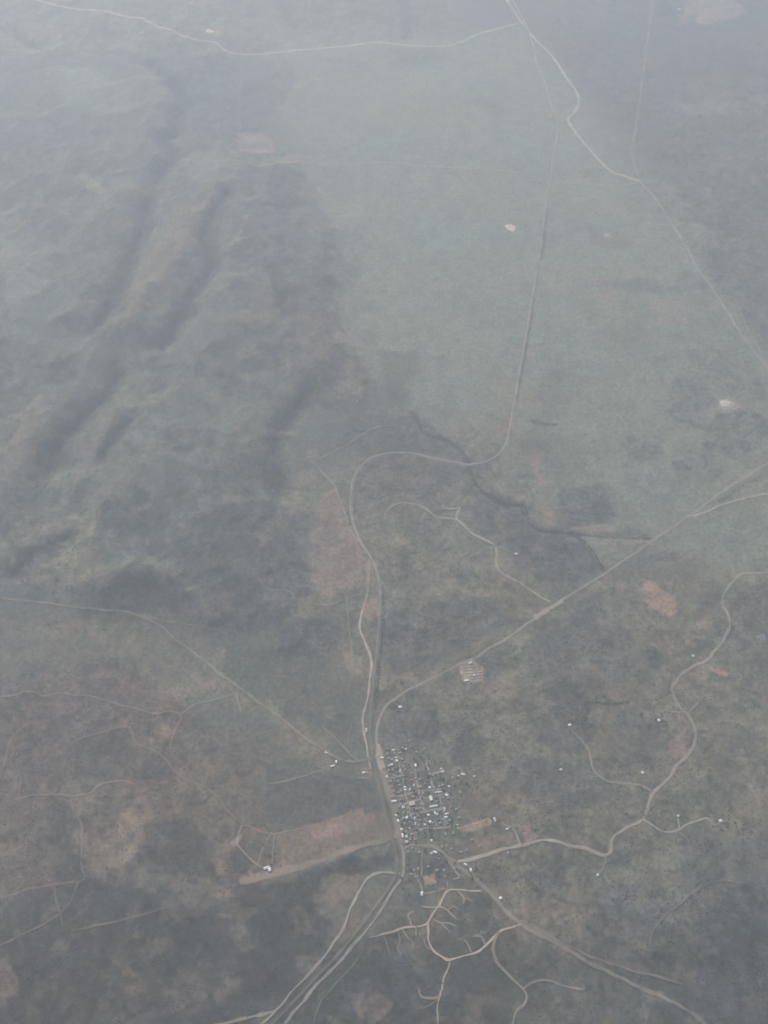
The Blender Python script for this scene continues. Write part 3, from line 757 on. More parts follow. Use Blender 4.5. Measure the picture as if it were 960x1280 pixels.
road("dirt_road", [(975, 716), (945, 716), (927, 718), (913, 731), (904, 745), (904, 756), (911, 770), (912, 784), (905, 800), (893, 815), (880, 828), (865, 833), (850, 844), (841, 858), (842, 870), (849, 885), (859, 893), (866, 905), (869, 920), (865, 935), (856, 948), (845, 958), (837, 972), (824, 984), (816, 990), (811, 1000), (808, 1013), (804, 1024)],
     7, (.36, .295, .235), .75, "winding dirt road past the eastern homesteads")
road("dirt_road", [(804, 1024), (795, 1030), (780, 1036), (768, 1045), (763, 1055), (763, 1064), (757, 1069), (745, 1066), (730, 1060), (712, 1057), (696, 1051), (681, 1049), (665, 1052), (645, 1058), (620, 1064), (600, 1070), (572, 1077)],
     7.5, (.42, .345, .27), .85, "pale dirt road winding from the town to the eastern homesteads")
road("track", [(816, 990), (802, 982), (785, 979), (765, 977), (750, 970), (741, 960), (738, 945), (728, 927), (716, 915), (711, 907)], 5.5, RT, .6, "dirt track to the homestead under the dark trees")
road("track", [(804, 1024), (815, 1031), (825, 1037), (835, 1040), (847, 1037), (860, 1030), (874, 1025), (883, 1023), (888, 1026), (893, 1031), (899, 1029)], 5, RC, .65, "pale track leading to the reddish homestead clearing")
road("track", [(849, 1036), (848, 1029), (847, 1022)], 4, RC, .6, "short pale spur to a hilltop yard")
road("track", [(856, 890), (842, 890), (830, 888), (824, 895)], 4.5, RT, .5, "short track to the white homestead")
road("track", [(860, 891), (870, 880), (880, 871), (890, 869)], 4.5, RT, .6, "short track up to a small graded pad")
road("track", [(757, 1069), (756, 1080), (752, 1088), (747, 1093)], 4, RT, .6, "short spur to the pale water tank")
road("track", [(849, 1040), (858, 1048), (862, 1055)], 3.5, RT, .35, "faint spur below the eastern track")
road("track", [(865, 1118), (880, 1106), (905, 1100), (935, 1105)], 5, RT, .3, "faint track through the eastern scrub")
road("track", [(812, 1185), (815, 1165), (830, 1145), (850, 1130), (868, 1112)], 5, RT, .28, "faint track down a scrubby slope in the east")
# southern roads
road("highway", [(524, 1057), (540, 1058), (553, 1065), (566, 1076), (580, 1088), (600, 1104), (620, 1125), (640, 1146), (658, 1159), (680, 1171), (700, 1181), (720, 1192), (740, 1205), (760, 1215), (785, 1226), (810, 1238), (840, 1252), (870, 1270), (890, 1290)],
     8.5, (.30, .25, .20), .6, "highway leaving the town towards the scrub in the south east")
road("dirt_road", [(648, 1150), (662, 1157), (680, 1166), (700, 1177), (722, 1187), (745, 1199), (770, 1207), (790, 1213), (812, 1218), (838, 1225), (856, 1231)], 5, (.34, .26, .20), .38, "reddish service road beside the south east highway")
road("dirt_road", [(462, 1172), (475, 1169), (490, 1165), (510, 1159), (530, 1155), (536, 1150), (542, 1142), (550, 1131), (555, 1119), (562, 1112), (576, 1112), (588, 1114), (601, 1114)], 4.8, (.46, .35, .265), .9, "pinkish dirt road through the scattered blocks south of town")
road("dirt_road", [(535, 1153), (535, 1167), (536, 1177), (542, 1189), (553, 1196), (562, 1200), (580, 1195), (600, 1187), (614, 1174), (626, 1163), (640, 1159), (652, 1155)], 4.8, (.46, .36, .27), .9, "looping dirt road around the southern blocks")
road("dirt_road", [(562, 1200), (561, 1210), (554, 1222), (551, 1236), (549, 1248), (547, 1262), (547, 1295)], 4.6, (.42,.33,.25), .75, "dirt road running south from the loop")
road("track", [(549, 1247), (538, 1247), (527, 1246), (524, 1238), (523, 1233)], 5, RT, .65, "short hooked track west of the southern dirt road")
road("track", [(624, 1164), (618, 1175), (616, 1188), (622, 1203), (632, 1215), (645, 1228), (654, 1237), (658, 1246), (654, 1256), (645, 1266), (639, 1295)], 5.5, RT, .7, "winding dirt road south from the highway junction")
road("track", [(654, 1236), (662, 1230), (675, 1226), (688, 1227), (700, 1232), (715, 1236), (730, 1237), (729, 1231)], 4.5, RT, .5, "dirt side track ending in a turning circle")
road("track", [(551, 1133), (540, 1134), (527, 1133)], 4, (.40, .31, .235), 0.85, "straight side track west of the loop")
road("track", [(550, 1133), (559, 1138), (565, 1144), (573, 1150)], 4, (.40, .31, .235), 0.75, "side track east of the loop")
road("track", [(559, 1138), (566, 1133), (571, 1135), (575, 1138)], 3.5, (.40, .31, .235), 0.62, "curved driveway among the southern blocks")
road("track", [(542, 1149), (552, 1154), (560, 1154), (570, 1158)], 4, (.40, .31, .235), 0.69, "driveway beside the pink dirt road")
road("track", [(552, 1154), (557, 1160), (563, 1165)], 3.5, (.40, .31, .235), 0.69, "short pink driveway")
road("track", [(514, 1158), (513, 1151), (510, 1146), (511, 1142), (518, 1139)], 4, (.40, .31, .235), 0.81, "hooked driveway north of the pink dirt road")
road("track", [(520, 1157), (520, 1170)], 3.5, (.40, .31, .235), 0.62, "short straight driveway south of the pink dirt road")
road("track", [(571, 1112), (577, 1119), (580, 1124), (579, 1130)], 4, (.40, .31, .235), 0.75, "driveway off the northern arm of the loop")
road("track", [(580, 1122), (586, 1124), (592, 1128)], 3.5, (.40, .31, .235), 0.56, "short fork of a driveway")
road("track", [(607, 1182), (602, 1172), (598, 1170), (590, 1171)], 3.5, (.40, .31, .235), 0.56, "driveway inside the loop")
road("track", [(606, 1167), (601, 1163), (600, 1168), (592, 1170)], 3.0, (.40, .31, .235), 0.50, "small yard track inside the loop")
road("track", [(515, 1086), (520, 1095), (527, 1110), (530, 1117), (545, 1115), (556, 1110)], 3.5, (.40, .31, .235), 0.62, "dirt lane past the bare square paddock")
road("track", [(497, 1163), (500, 1176), (497, 1186), (503, 1194)], 3, (.40, .31, .235), .5, "crooked driveway on the western end of the pink dirt road")
road("track", [(503, 1161), (509, 1172), (516, 1180), (514, 1190)], 3, (.40, .31, .235), .45, "second crooked driveway near the western end of the pink road")
road("track", [(589, 1190), (584, 1179), (578, 1174), (571, 1174)], 3, (.40, .31, .235), .5, "hooked driveway above the southern side of the loop")
road("track", [(541, 1188), (532, 1183), (530, 1174)], 3, (.40, .31, .235), .45, "short driveway outside the loop on the west")
road("track", [(549, 1247), (538, 1256), (527, 1261)], 3, (.40, .31, .235), .45, "faint driveway south of the hooked track")
road("track", [(556, 1116), (560, 1107), (558, 1100)], 3, (.40, .31, .235), .5, "short lane from the loop up towards the town")
road("track", [(480, 1170), (485, 1185), (488, 1195)], 4, RT, .3, "faint track south of the railway fork")
# roads beside the railway
road("dirt_road", [(385, 577), (393, 579), (405, 593), (418, 607), (425, 625), (432, 645), (437, 660), (448, 676), (457, 690), (462, 703), (461, 722), (458, 742), (454, 760)], 6, RT, .6, "tan dirt road following the railway from the hills")
road("track", [(454, 760), (449, 785), (455, 800), (462, 815), (464, 832), (462, 852), (458, 876), (453, 895), (455, 912), (458, 930), (460, 945), (464, 962)], 6, (.43, .36, .29), .9, "pale service road beside the railway north of town")
road("track", [(435, 665), (450, 640), (470, 640)], 4, RT, .25, "faint farm track near the rail bend")
road("track", [(388, 577), (410, 568), (430, 558), (445, 548), (470, 535), (500, 530)], 6, RT, .35, "faint track along the foot of the hills")
road("track", [(433, 745), (435, 775), (438, 800), (440, 830), (440, 842)], 5, RT, .35, "faint track in the paddock west of the railway")
road("track", [(458, 743), (446, 744), (436, 748), (433, 760)], 4.5, RT, .4, "faint loop joining the railway road")
road("track", [(340, 760), (360, 748), (385, 754), (410, 756), (432, 748)], 5, RT, .25, "faint track below the bare pink field")
road("track", [(322, 720), (332, 735), (345, 738), (362, 740), (368, 748)], 5, RT, .3, "faint curving track in the wooded hills")
road("main_street", [(473, 946), (477, 965), (483, 985), (488, 1005), (494, 1028), (499, 1045), (503, 1060), (505, 1075), (502, 1094), (490, 1116), (470, 1146), (450, 1171), (430, 1196), (405, 1221), (382, 1248), (352, 1285), (345, 1300)], 6.2, (.36, .31, .265), .72, "main street following the railway through the town")
road("dirt_road", [(500, 1092), (482, 1091), (467, 1094), (456, 1104), (441, 1130), (426, 1164), (410, 1190), (386, 1217), (362, 1244), (345, 1263), (318, 1290)], 5.8, (.40, .335, .26), .75, "pale dirt road looping west of the railway below the town")
road("dirt_road", [(345, 1263), (330, 1268), (300, 1275), (260, 1283)], 6, RT, .7, "tan dirt road leaving westwards at the foot of the scene")
road("track", [(392, 1280), (400, 1255), (420, 1230), (450, 1195)], 4.5, RT, .25, "faint track between the railway and the scrub")
# western roads
road("dirt_road", [(-20, 745), (40, 752), (80, 757), (140, 763), (165, 767), (190, 776), (215, 795), (245, 818), (275, 843), (300, 860), (320, 875), (345, 893), (366, 910), (386, 926), (406, 939), (428, 950), (445, 952), (465, 948), (475, 945)], 5.5, RT, .48, "long straight tan road into the town from the west")
road("track", [(165, 766), (200, 775), (240, 782), (274, 788)], 5, RP, 0.36, "pinkish track branching along the foot of the dome hill")
road("track", [(286, 858), (295, 870), (303, 897)], 4.5, RT, .5, "short straight track off the western road")
road("track", [(400, 905), (420, 925), (440, 945), (448, 951)], 4.5, RT, .4, "farm track meeting the western road near the yards")
road("track", [(441, 900), (438, 912), (434, 932)], 4, RT, .3, "faint paddock track west of the service road")
road("track", [(320, 920), (335, 914), (354, 902)], 4, RT, .3, "faint paddock track by the western road")
road("track", [(-20, 872), (15, 869), (32, 864), (45, 865), (55, 870), (75, 867), (95, 868), (125, 873), (145, 880), (170, 886), (195, 892), (214, 889), (226, 895), (222, 906), (216, 921), (212, 940)], 5.5, RP, 0.43, "pinkish track across the purple brown scrub in the west")
road("track", [(226, 893), (246, 880), (270, 875), (290, 868), (300, 860)], 5, RT, .4, "tan track linking the scrub track to the western road")
road("track", [(90, 928), (105, 922), (130, 915), (160, 909), (168, 925), (178, 934), (195, 940), (210, 953), (222, 968), (240, 978), (255, 984), (275, 1000), (288, 1018), (303, 1030), (330, 1041)], 5, RP, 0.36, "crooked pink track winding down to the airstrip farm")
road("track", [(3, 965), (8, 948), (14, 925), (25, 913), (36, 905)], 5, RP, 0.29, "short crooked track at the western edge of the scrub")
road("track", [(-20, 1008), (20, 1000), (40, 995), (66, 993), (80, 993), (90, 995), (112, 991), (128, 980), (158, 977), (175, 985)], 5, RP, 0.36, "crooked pink track across the far west of the lower scrub")
road("track", [(22, 1000), (26, 985), (25, 964)], 4, RP, 0.29, "short pink spur track")
road("track", [(88, 996), (92, 1015), (101, 1030), (103, 1050), (102, 1080), (106, 1096), (96, 1105), (88, 1125), (75, 1140), (50, 1157), (20, 1172), (-15, 1187)], 5, RP, 0.36, "pink track running along the brown rise")
road("track", [(-20, 1128), (20, 1117), (35, 1111), (50, 1109), (70, 1105), (92, 1102)], 5, RP, 0.36, "pink track meeting the brown rise from the west")
road("track", [(67, 1106), (72, 1130), (79, 1160)], 4.5, RP, 0.32, "straight pink track dropping south")
road("track", [(90, 1163), (115, 1158), (150, 1150), (180, 1143), (208, 1133)], 4.5, RT, .35, "faint tan fence track in the south west")
road("track", [(340, 1040), (332, 1053), (324, 1070), (322, 1082)], 4, RT, .6, "tan farm track to the airstrip shed")
road("track", [(343, 1043), (342, 1062), (340, 1080)], 3.5, RT, .5, "second tan farm track to the airstrip shed")
road("track", [(303, 1030), (296, 1052), (306, 1066), (318, 1079), (330, 1086)], 4, RC, .4, "pale track from the clearing to the airstrip shed")
road("track", [(312, 1037), (330, 1040), (342, 1042), (384, 1034)], 4, RT, .5, "tan lane along the top of the bare field")
road("track", [(335, 980), (360, 975), (385, 968), (405, 962)], 4.5, RT, .5, "tan lane to the rail yard sheds")
road("track", [(350, 1091), (355, 1082), (352, 1070)], 3, RT, .4, "yard lane beside the airstrip shed")
# town streets
ST = (.23, .205, .18)
for nm, pts, h_, lab in [
    ("street", [(484, 975), (496, 971), (506, 969)], 4, "short cross street in the northern blocks"),
    ("street", [(491, 996), (508, 993), (522, 990), (537, 988), (553, 986)], 4, "upper cross street through the middle of town"),
    ("street", [(494, 1009), (508, 1004), (522, 1000), (540, 996), (560, 991)], 5, "wide cross street past the cream roofed hall"),
    ("street", [(500, 1024), (514, 1019), (530, 1015), (545, 1012), (556, 1010)], 4.5, "cross street below the long pale shed"),
    ("street", [(503, 1040), (516, 1037), (530, 1036), (550, 1035), (566, 1034), (576, 1036)], 4.5, "southern cross street leading to the sports oval"),
    ("street", [(499, 952), (501, 966), (505, 985), (510, 1003), (514, 1020), (517, 1037)], 4, "back street parallel to the main street"),
    ("street", [(518, 960), (522, 980), (527, 1000), (531, 1015), (536, 1036)], 4, "middle street of the town blocks"),
    ("street", [(548, 987), (551, 1000), (554, 1012), (556, 1034)], 4, "easternmost street of the town blocks"),
    ("street", [(531, 951), (535, 960), (537, 969), (540, 981), (543, 988)], 4.5, "pale lane running north out of the town blocks"),
    ("street", [(538, 969), (546, 966), (556, 962)], 5, "pale spur to the northern yard"),
    ("street", [(503, 1062), (515, 1056), (526, 1057)], 5, "street joining the main street to the highway"),
    ("street", [(580, 1034), (598, 1028), (609, 1023), (613, 1027), (611, 1033)], 3.5, "pale track round the sports oval"),
    ("street", [(528, 1064), (528, 1080), (527, 1095)], 3, "lane beside the bare square paddock"),
    ("street", [(560, 1076), (566, 1085), (574, 1096), (566, 1099)], 3.5, "lane at the southern edge of town"),
    ("street", [(626, 1028), (640, 1036), (645, 1042), (650, 1055)], 4, "lane from the highway houses to the dirt road"),
]:
    c_ = (.40, .34, .27) if ("pale" in lab or "spur" in lab) else (.36, .30, .25)
    road(nm, pts, h_, c_, .75, lab)
# pads
road("goods_yard", [(472.5, 930), (474, 942), (476.5, 961)], 23, (.42, .33, .26), .8, "bare tan goods yard at the head of the main street", edge=1.2)
road("road_verge", [(479, 964), (486, 988), (493, 1012), (498, 1036), (502, 1056)], 20, (.30, .24, .195), .6, "bare dusty strip between the main street and the shops", edge=1.5)
road("track", [(884, 868), (892, 868)], 9, RT, .6, "small graded pad at the end of a short track", edge=1.3)
road("airstrip", [(300, 1103), (345, 1093), (400, 1076), (440, 1062), (480, 1050), (500, 1044)], 13, (.30, .225, .17), .5, "straight brown dirt airstrip beside the town", edge=1.3)

build_roads()

# the railway: a raised ballast bank with two rails
RAILPTS = [(634, -10), (655, 28), (665, 55), (672, 85), (681, 105), (688, 130), (696, 150), (696, 170), (690, 205), (687, 225), (681, 260), (677, 300), (671, 335), (664, 378), (657, 420), (650, 460), (643, 500), (638, 530), (633, 553), (623, 569), (606, 578), (588, 581), (568, 578), (545, 574), (520, 568), (500, 566), (475, 569), (458, 577), (446, 590), (440, 606), (438, 630), (441, 655), (451, 680), (464, 700), (472, 722), (475, 745), (474, 775), (472, 805), (469, 835), (467, 862), (464, 890), (463, 915), (466, 945), (472, 975), (479, 1005), (486, 1035), (494, 1060), (497, 1078), (495, 1094), (483, 1116), (464, 1142), (446, 1166), (424, 1193), (398, 1220), (372, 1248), (340, 1282), (325, 1300)]
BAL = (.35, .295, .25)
rw = bpy.data.objects.new("railway", None); COL.objects.link(rw)
tag(rw, "long railway on a pale ballast bank bending round into the town", kind="structure")
V, F, K = ribbon(RAILPTS, [(-17, -.5), (-9, 1.0), (-4.5, 4.2), (4.5, 4.2), (9, 1.0), (17, -.5)], [None, (BAL, .6), (BAL, .7), (BAL, .65), ((.10, .10, .085), .6), None], lift=.6, jitter=.25, seed=3, fade=(2900, 3700))  # one slope coloured dark to paint in the bank's shadow line
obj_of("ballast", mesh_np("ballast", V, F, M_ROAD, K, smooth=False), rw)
for s in (-.75, .75):
    V, F, K = ribbon(RAILPTS, [(s - .2, 0), (s + .2, 0)], [None, None], lift=5.15, jitter=.0)
    obj_of("rail", mesh_np("rail", V, F, M_RAIL), rw)


# ------------------------------------------------------------------ bare pans and ponds
M_PAN = mat_col("dry_clay", (.56, .44, .35), .9, .03, .2)
M_WATER = mat_col("muddy_water", (.16, .17, .16), .12, .05, .05, .5)


def pan(name, cx, cy, rx, ry, mat, label, kind, seed, rim=1.6):
    X, Y = at(cx, cy)
    z = float(hz(X, Y))
    n = 28
    r = np.random.default_rng(seed)
    ph = r.uniform(0, 6.28, 3)
    V = [(0, 0, 0)]
    for ring, k in ((1, .55), (2, 1.0), (3, 1.25)):
        for i in range(n):
            a = 2 * math.pi * i / n
            q = k * (1 + .13 * math.sin(2 * a + ph[0]) + .10 * math.sin(3 * a + ph[1]) + .06 * math.sin(5 * a + ph[2]))
            x, y = rx * q * math.cos(a), ry * q * math.sin(a)
            zz = float(hz(X + x, Y + y)) - z + (1.3 if ring == 1 else rim if ring == 2 else -.5)
            V.append((x, y, zz))
    V[0] = (0, 0, 1.2)
    Fq = []
    for i in range(n):
        j = (i + 1) % n
        Fq.append((0, 1 + i, 1 + j, 1 + j))
    T = [(0, 1 + i, 1 + (i + 1) % n) for i in range(n)]
    for b in (0, n):
        for i in range(n):
            j = (i + 1) % n
            T += [(1 + b + i, 1 + b + n + i, 1 + b + n + j), (1 + b + i, 1 + b + n + j, 1 + b + j)]
    o = obj_of(name, mesh_np(name, V, T, mat, smooth=True), loc=(X, Y, z))
    tag(o, label, kind=kind)
    return o


pan("clay_pan", 638, 284.5, 36, 40, M_PAN, "bright pale dry clay pan alone on the plain", "structure", 1, rim=.8)
pan("clay_pan", 262, 39, 34, 30, M_PAN, "pale clay pan beside the far dirt road", "structure", 2, rim=.8)
pan("quarry_floor", 906, 505, 26, 22, M_PAN, "pale quarry floor among dark scrub", "structure", 3, rim=.8)
pan("pond", 952, 797, 28, 20, M_WATER, "small grey farm pond in the eastern scrub", "structure", 5)


# ------------------------------------------------------------------ buildings
def boxes_mesh(name, parts, mat):
    V = []; F = []
    for (x0, x1, y0, y1, z0, z1) in parts:
        b = len(V)
        V += [(x0, y0, z0), (x1, y0, z0), (x1, y1, z0), (x0, y1, z0), (x0, y0, z1), (x1, y0, z1), (x1, y1, z1), (x0, y1, z1)]
        F += [(b, b + 3, b + 2, b + 1), (b + 4, b + 5, b + 6, b + 7), (b, b + 1, b + 5, b + 4), (b + 1, b + 2, b + 6, b + 5), (b + 2, b + 3, b + 7, b + 6), (b + 3, b, b + 4, b + 7)]
    return mesh_np(name, V, F, mat)


def gable_walls(L, W, h, r):
    """walls with pointed ends, ridge along x"""
    l, w = L / 2, W / 2
    V = [(-l, -w, -1.5), (l, -w, -1.5), (l, w, -1.5), (-l, w, -1.5), (-l, -w, h), (l, -w, h), (l, w, h), (-l, w, h), (-l, 0, h + r - .05), (l, 0, h + r - .05)]
    F = [(0, 1, 5), (0, 5, 4), (2, 3, 7), (2, 7, 6), (1, 2, 6), (1, 6, 5), (3, 0, 4), (3, 4, 7), (5, 6, 9), (7, 4, 8)]
    return V, F


def gable_roof(L, W, h, r, o=.6, t=.22):
    l, w = L / 2 + o, W / 2 + o
    d = r / (W / 2) * o
    V = []
    for x in (-l, l):
        V += [(x, -w, h - d), (x, 0, h + r), (x, w, h - d), (x, -w, h - d + t), (x, 0, h + r + t), (x, w, h - d + t)]
    F = [(3, 9, 10), (3, 10, 4), (4, 10, 11), (4, 11, 5), (0, 1, 7), (0, 7, 6), (1, 2, 8), (1, 8, 7), (0, 6, 9), (0, 9, 3), (2, 5, 11), (2, 11, 8),
         (0, 3, 4), (0, 4, 1), (1, 4, 5), (1, 5, 2), (6, 7, 10), (6, 10, 9), (7, 8, 11), (7, 11, 10)]
    return V, F


def hip_roof(L, W, h, r, o=.6):
    l, w = L / 2 + o, W / 2 + o
    k = max(.2, l - w)
    V = [(-l, -w, h), (l, -w, h), (l, w, h), (-l, w, h), (-k, 0, h + r), (k, 0, h + r)]
    F = [(0, 1, 5), (0, 5, 4), (2, 3, 4), (2, 4, 5), (1, 2, 5), (3, 0, 4), (0, 3, 2), (0, 2, 1)]
    return V, F


ROOF = {
    "white": mat_col("white_sheet_roof", (.74, .74, .71), .45, .25, .06, .4),
    "cream": mat_col("cream_sheet_roof", (.80, .75, .62), .5, .25, .06, .4),
    "pale": mat_col("pale_zinc_roof", (.54, .55, .53), .5, .3, .15, .4),
    "pink": mat_col("pinkish_white_roof", (.52, .44, .40), .55, .25, .12, .35),
    "grey": mat_col("grey_sheet_roof", (.21, .22, .22), .55, .3, .2, .35),
    "tan": mat_col("tan_sheet_roof", (.32, .25, .19), .6, .3, .15, .3),
    "red": mat_col("rusty_red_roof", (.26, .13, .10), .65, .3, .2, .25),
    "green": mat_col("faded_green_roof", (.24, .28, .235), .6, .3, .15, .3),
    "dark": mat_col("dark_tile_roof", (.12, .12, .125), .7, .3, .2, .25),
}
M_WALL = [mat_col("cream_weatherboard", (.52, .47, .39), .8, .5, .1), mat_col("brick_wall", (.28, .19, .15), .85, .8, .2), mat_col("white_wall", (.62, .61, .58), .8, .5, .08)]
M_DOOR = mat_col("painted_door", (.18, .20, .21), .6, .6, .1)
M_GLASS = mat_col("dark_window_glass", (.05, .06, .07), .1, .6, .05, .6)
M_STEEL = mat_col("zinc_wall", (.46, .47, .46), .5, .4, .1, .4)
_cache = {}


def cached(key, fn):
    if key not in _cache: _cache[key] = fn()
    return _cache[key]


def building(name, px, py, L, W, h, r, roof, rz, label, cat, group=None, style="gable", wall=0, extra=None):
    X, Y = at(px, py)
    z = float(hz(X, Y)) + .35
    t = bpy.data.objects.new(name, None); COL.objects.link(t)
    t.location = (X, Y, z); t.rotation_euler = (0, 0, rz)
    tag(t, label, cat, group)
    key = (round(L, 1), round(W, 1), round(h, 1), round(r, 1), style)
    wm = M_STEEL if wall == 3 else M_WALL[wall]

    def mk_w():
        if style == "gable":
            v, f = gable_walls(L, W, h, r)
            return mesh_np("wall", v, f, wm)
        return boxes_mesh("wall", [(-L / 2, L / 2, -W / 2, W / 2, -1.5, h)], wm)

    def mk_r():
        if style == "gable": v, f = gable_roof(L, W, h, r)
        elif style == "hip": v, f = hip_roof(L, W, h + .02, r)
        else:
            return boxes_mesh("roof", [(-L / 2 - .4, L / 2 + .4, -W / 2 - .4, W / 2 + .4, h + .01, h + .35)], ROOF[roof])
        return mesh_np("roof", v, f, ROOF[roof])
    obj_of("wall", cached(("w", wall) + key, mk_w), t)
    rf = obj_of("roof", cached(("r", roof) + key, mk_r), t)
    obj_of("door", cached(("d",) + key, lambda: boxes_mesh("door", [(-.6 if cat == "house" else -1.8, .6 if cat == "house" else 1.8, -W / 2 - .06, -W / 2 + .02, .0, 2.1 if cat == "house" else min(3.4, h - .3))], M_DOOR)), t)
    if cat == "house":
        for k, xx in enumerate((-.3 * L, .3 * L)):
            obj_of("window", cached(("n", k) + key, lambda xx=xx: boxes_mesh("window", [(xx - .8, xx + .8, -W / 2 - .05, -W / 2 + .02, .9, 2.1)], M_GLASS)), t)
    if extra == "verandah":
        obj_of("verandah", cached(("v", roof) + key, lambda: boxes_mesh("verandah", [(-L / 2, L / 2, -W / 2 - 3.2, -W / 2 - .62, h - .55, h - .4)], ROOF[roof])), t)
    return t


TILT = math.radians(12)            # town grid: streets run a little up to the east
MARK = []                          # where buildings stand: (x, y, radius)


def B(*a, **k):
    t = building(*a, **k)
    MARK.append((t.location.x, t.location.y, max(a[3], a[4]) * .62 + 1))
    return t


Q = math.pi / 2
# the buildings one can single out
B("town_hall", 538.5, 998, 27, 15, 6.5, 2.6, "cream", Q + TILT, "big bright cream roofed hall in the middle of town", "hall", wall=2)
B("store", 515, 1004.5, 30, 23, 5.5, 0, "pink", TILT, "large flat roofed pinkish store beside the wide cross street", "store", style="flat", wall=1)
B("goods_shed", 492.5, 1002, 25, 10, 5.5, 2, "white", TILT * .6, "bright white roofed goods shed beside the railway yard", "shed", wall=3)
B("goods_shed", 491.5, 996.3, 26, 7, 5, 1.5, "tan", TILT * .6, "tan roofed shed just above the white goods shed", "shed", wall=3)
B("long_shed", 542, 1008.2, 42, 11, 5, 2, "pale", TILT, "long pale shed along the street below the cream hall", "shed", wall=3)
B("long_shed", 548, 990.6, 36, 8, 4.5, 1.6, "pale", TILT * .6, "long pale roof above the cream hall", "shed", wall=3)
B("shed", 500, 884, 19, 12, 5, 1.8, "white", .1, "lone white roofed shed inside the highway bend north of town", "shed", wall=3)
B("shed", 625.5, 1123, 15, 13, 5, 2, "white", .5, "lone bright white roofed shed beside the south east highway", "shed", wall=3)
B("shed", 519.3, 957, 11, 17, 5, 2, "white", .05, "bright white shed in the bare yard of the northern blocks", "shed", wall=3)
B("house", 496, 951, 15, 11, 3.2, 2, "white", -.3, "bright white roofed house by the northern back street", "house", style="hip", wall=0)
B("house", 495, 947.4, 14, 9, 3.2, 2, "pale", 0, "pale roofed house just above the bright white one in the northern blocks", "house", wall=0)
B("house", 489.5, 956, 15, 10, 3.2, 2, "white", .1, "white roofed house facing the loading yard", "house", wall=0)
B("house", 486, 957.6, 11, 9, 3, 2, "pink", .1, "small pinkish roofed house next to the loading yard", "house", wall=1)
B("house", 491.7, 938, 16, 11, 3.2, 2, "pale", .2, "pale roofed house at the northern tip of the blocks", "house", wall=2)
B("house", 484.5, 936.5, 12, 9, 3.2, 2, "grey", .1, "dull grey roofed house beside the northern loading yard", "house", wall=0)
B("house", 507.3, 936.6, 12, 9, 3.2, 2, "pale", -.3, "small pale house alone at the north eastern corner of the blocks", "house", wall=0)
B("house", 503.5, 935, 8, 5, 2.8, 1.2, "pale", -.5, "tiny pale outbuilding west of the corner house", "house", wall=0)
B("house", 483.8, 971, 14, 11, 3.2, 2, "pale", .1, "greenish white roofed house on the short northern cross street", "house", style="hip", wall=2)
B("house", 493.5, 969.6, 14, 10, 3.2, 2, "green", .1, "faded green roofed house on the short northern cross street", "house", style="hip", wall=0)
B("house", 502, 970.7, 13, 11, 3.2, 2, "grey", .4, "grey roofed house at the end of the short cross street", "house", style="hip", wall=1)
B("terrace_shed", 500, 963.6, 7, 18, 3.2, 1.2, "pale", -.1, "narrow pale shed lying along the northern back street", "shed", wall=3)
B("house", 506, 984.2, 13, 8, 3.2, 2, "white", .05, "upper of two small white roofed houses standing close together", "house", wall=2)
B("house", 506.6, 987.4, 14, 8, 3.2, 2, "white", .1, "lower of two small white roofed houses standing close together", "house", wall=2)
B("house", 512.2, 987, 9, 14, 3.2, 2, "pale", -.5, "bluish pale roofed house set at an angle near the twin white houses", "house", wall=0)
B("house", 517.3, 982, 6, 15, 3.2, 1.6, "pale", -.1, "narrow pale roof near the middle street", "house", wall=0)
B("hall", 524.5, 984, 24, 12, 4, 1.8, "tan", .1, "broad tan roofed hall in the northern middle blocks", "hall", wall=1)
B("house", 537.2, 984.6, 13, 11, 3.4, 2.2, "white", .2, "white roofed house at the foot of the pale northern lane", "house", style="hip", wall=2)
B("house", 558.4, 994, 15, 12, 3.4, 2.2, "white", -.4, "white roofed house at the eastern edge of town", "house", style="hip", wall=2)
B("house", 560.6, 997.9, 15, 9, 3.2, 2, "grey", .3, "grey roofed house below the white one at the eastern edge", "house", wall=0)
B("house", 566, 998, 11, 9, 3.2, 2, "grey", 0, "outermost grey house on the eastern edge of town", "house", wall=1)
B("house", 504.2, 1009.2, 15, 12, 3.2, 2.2, "pale", .3, "pale roofed house just west of the large flat store", "house", style="hip", wall=1)
B("house", 508.5, 1022, 13, 12, 3.2, 2.2, "white", .1, "white hipped house at the western end of the lower cross street", "house", style="hip", wall=2)
B("house", 535.4, 1019, 13, 11, 3.2, 2, "white", .1, "white roofed house on the lower cross street south of the long shed", "house", wall=2)
B("house", 543.4, 1016.2, 7, 15, 3.2, 1.6, "white", .0, "narrow white roof set end on to the lower cross street", "house", wall=2)
B("house", 546.3, 1018, 12, 11, 3.2, 2, "pale", -.3, "pale roofed house next to the narrow white roof", "house", style="hip", wall=0)
B("church", 555.6, 1012, 9, 24, 4.5, 3, "pink", .12, "long pinkish white roof standing end on by the easternmost street", "church", wall=2)
B("house", 558.4, 1017.4, 17, 8, 3.2, 2, "white", TILT, "upper of three bright roofs at the south eastern corner of the blocks", "house", wall=2)
B("house", 557.4, 1021.6, 16, 9, 3.2, 2, "white", TILT, "lower of three bright roofs at the south eastern corner of the blocks", "house", wall=2)
B("house", 554, 1024.4, 9, 12, 3.2, 2, "grey", TILT, "grey roof tucked below the bright south eastern roofs", "house", wall=0)
B("house", 537.6, 1027.5, 12, 13, 3.2, 2.2, "white", .3, "white roofed house in the block above the southern cross street", "house", wall=2)
B("house", 541.2, 1029.2, 10, 11, 3.2, 2, "grey", .2, "grey roof beside the white house above the southern cross street", "house", wall=0)
B("house", 531.2, 1031, 13, 10, 3.2, 2, "pale", .1, "pale roofed house on the southern cross street", "house", style="hip", wall=2)
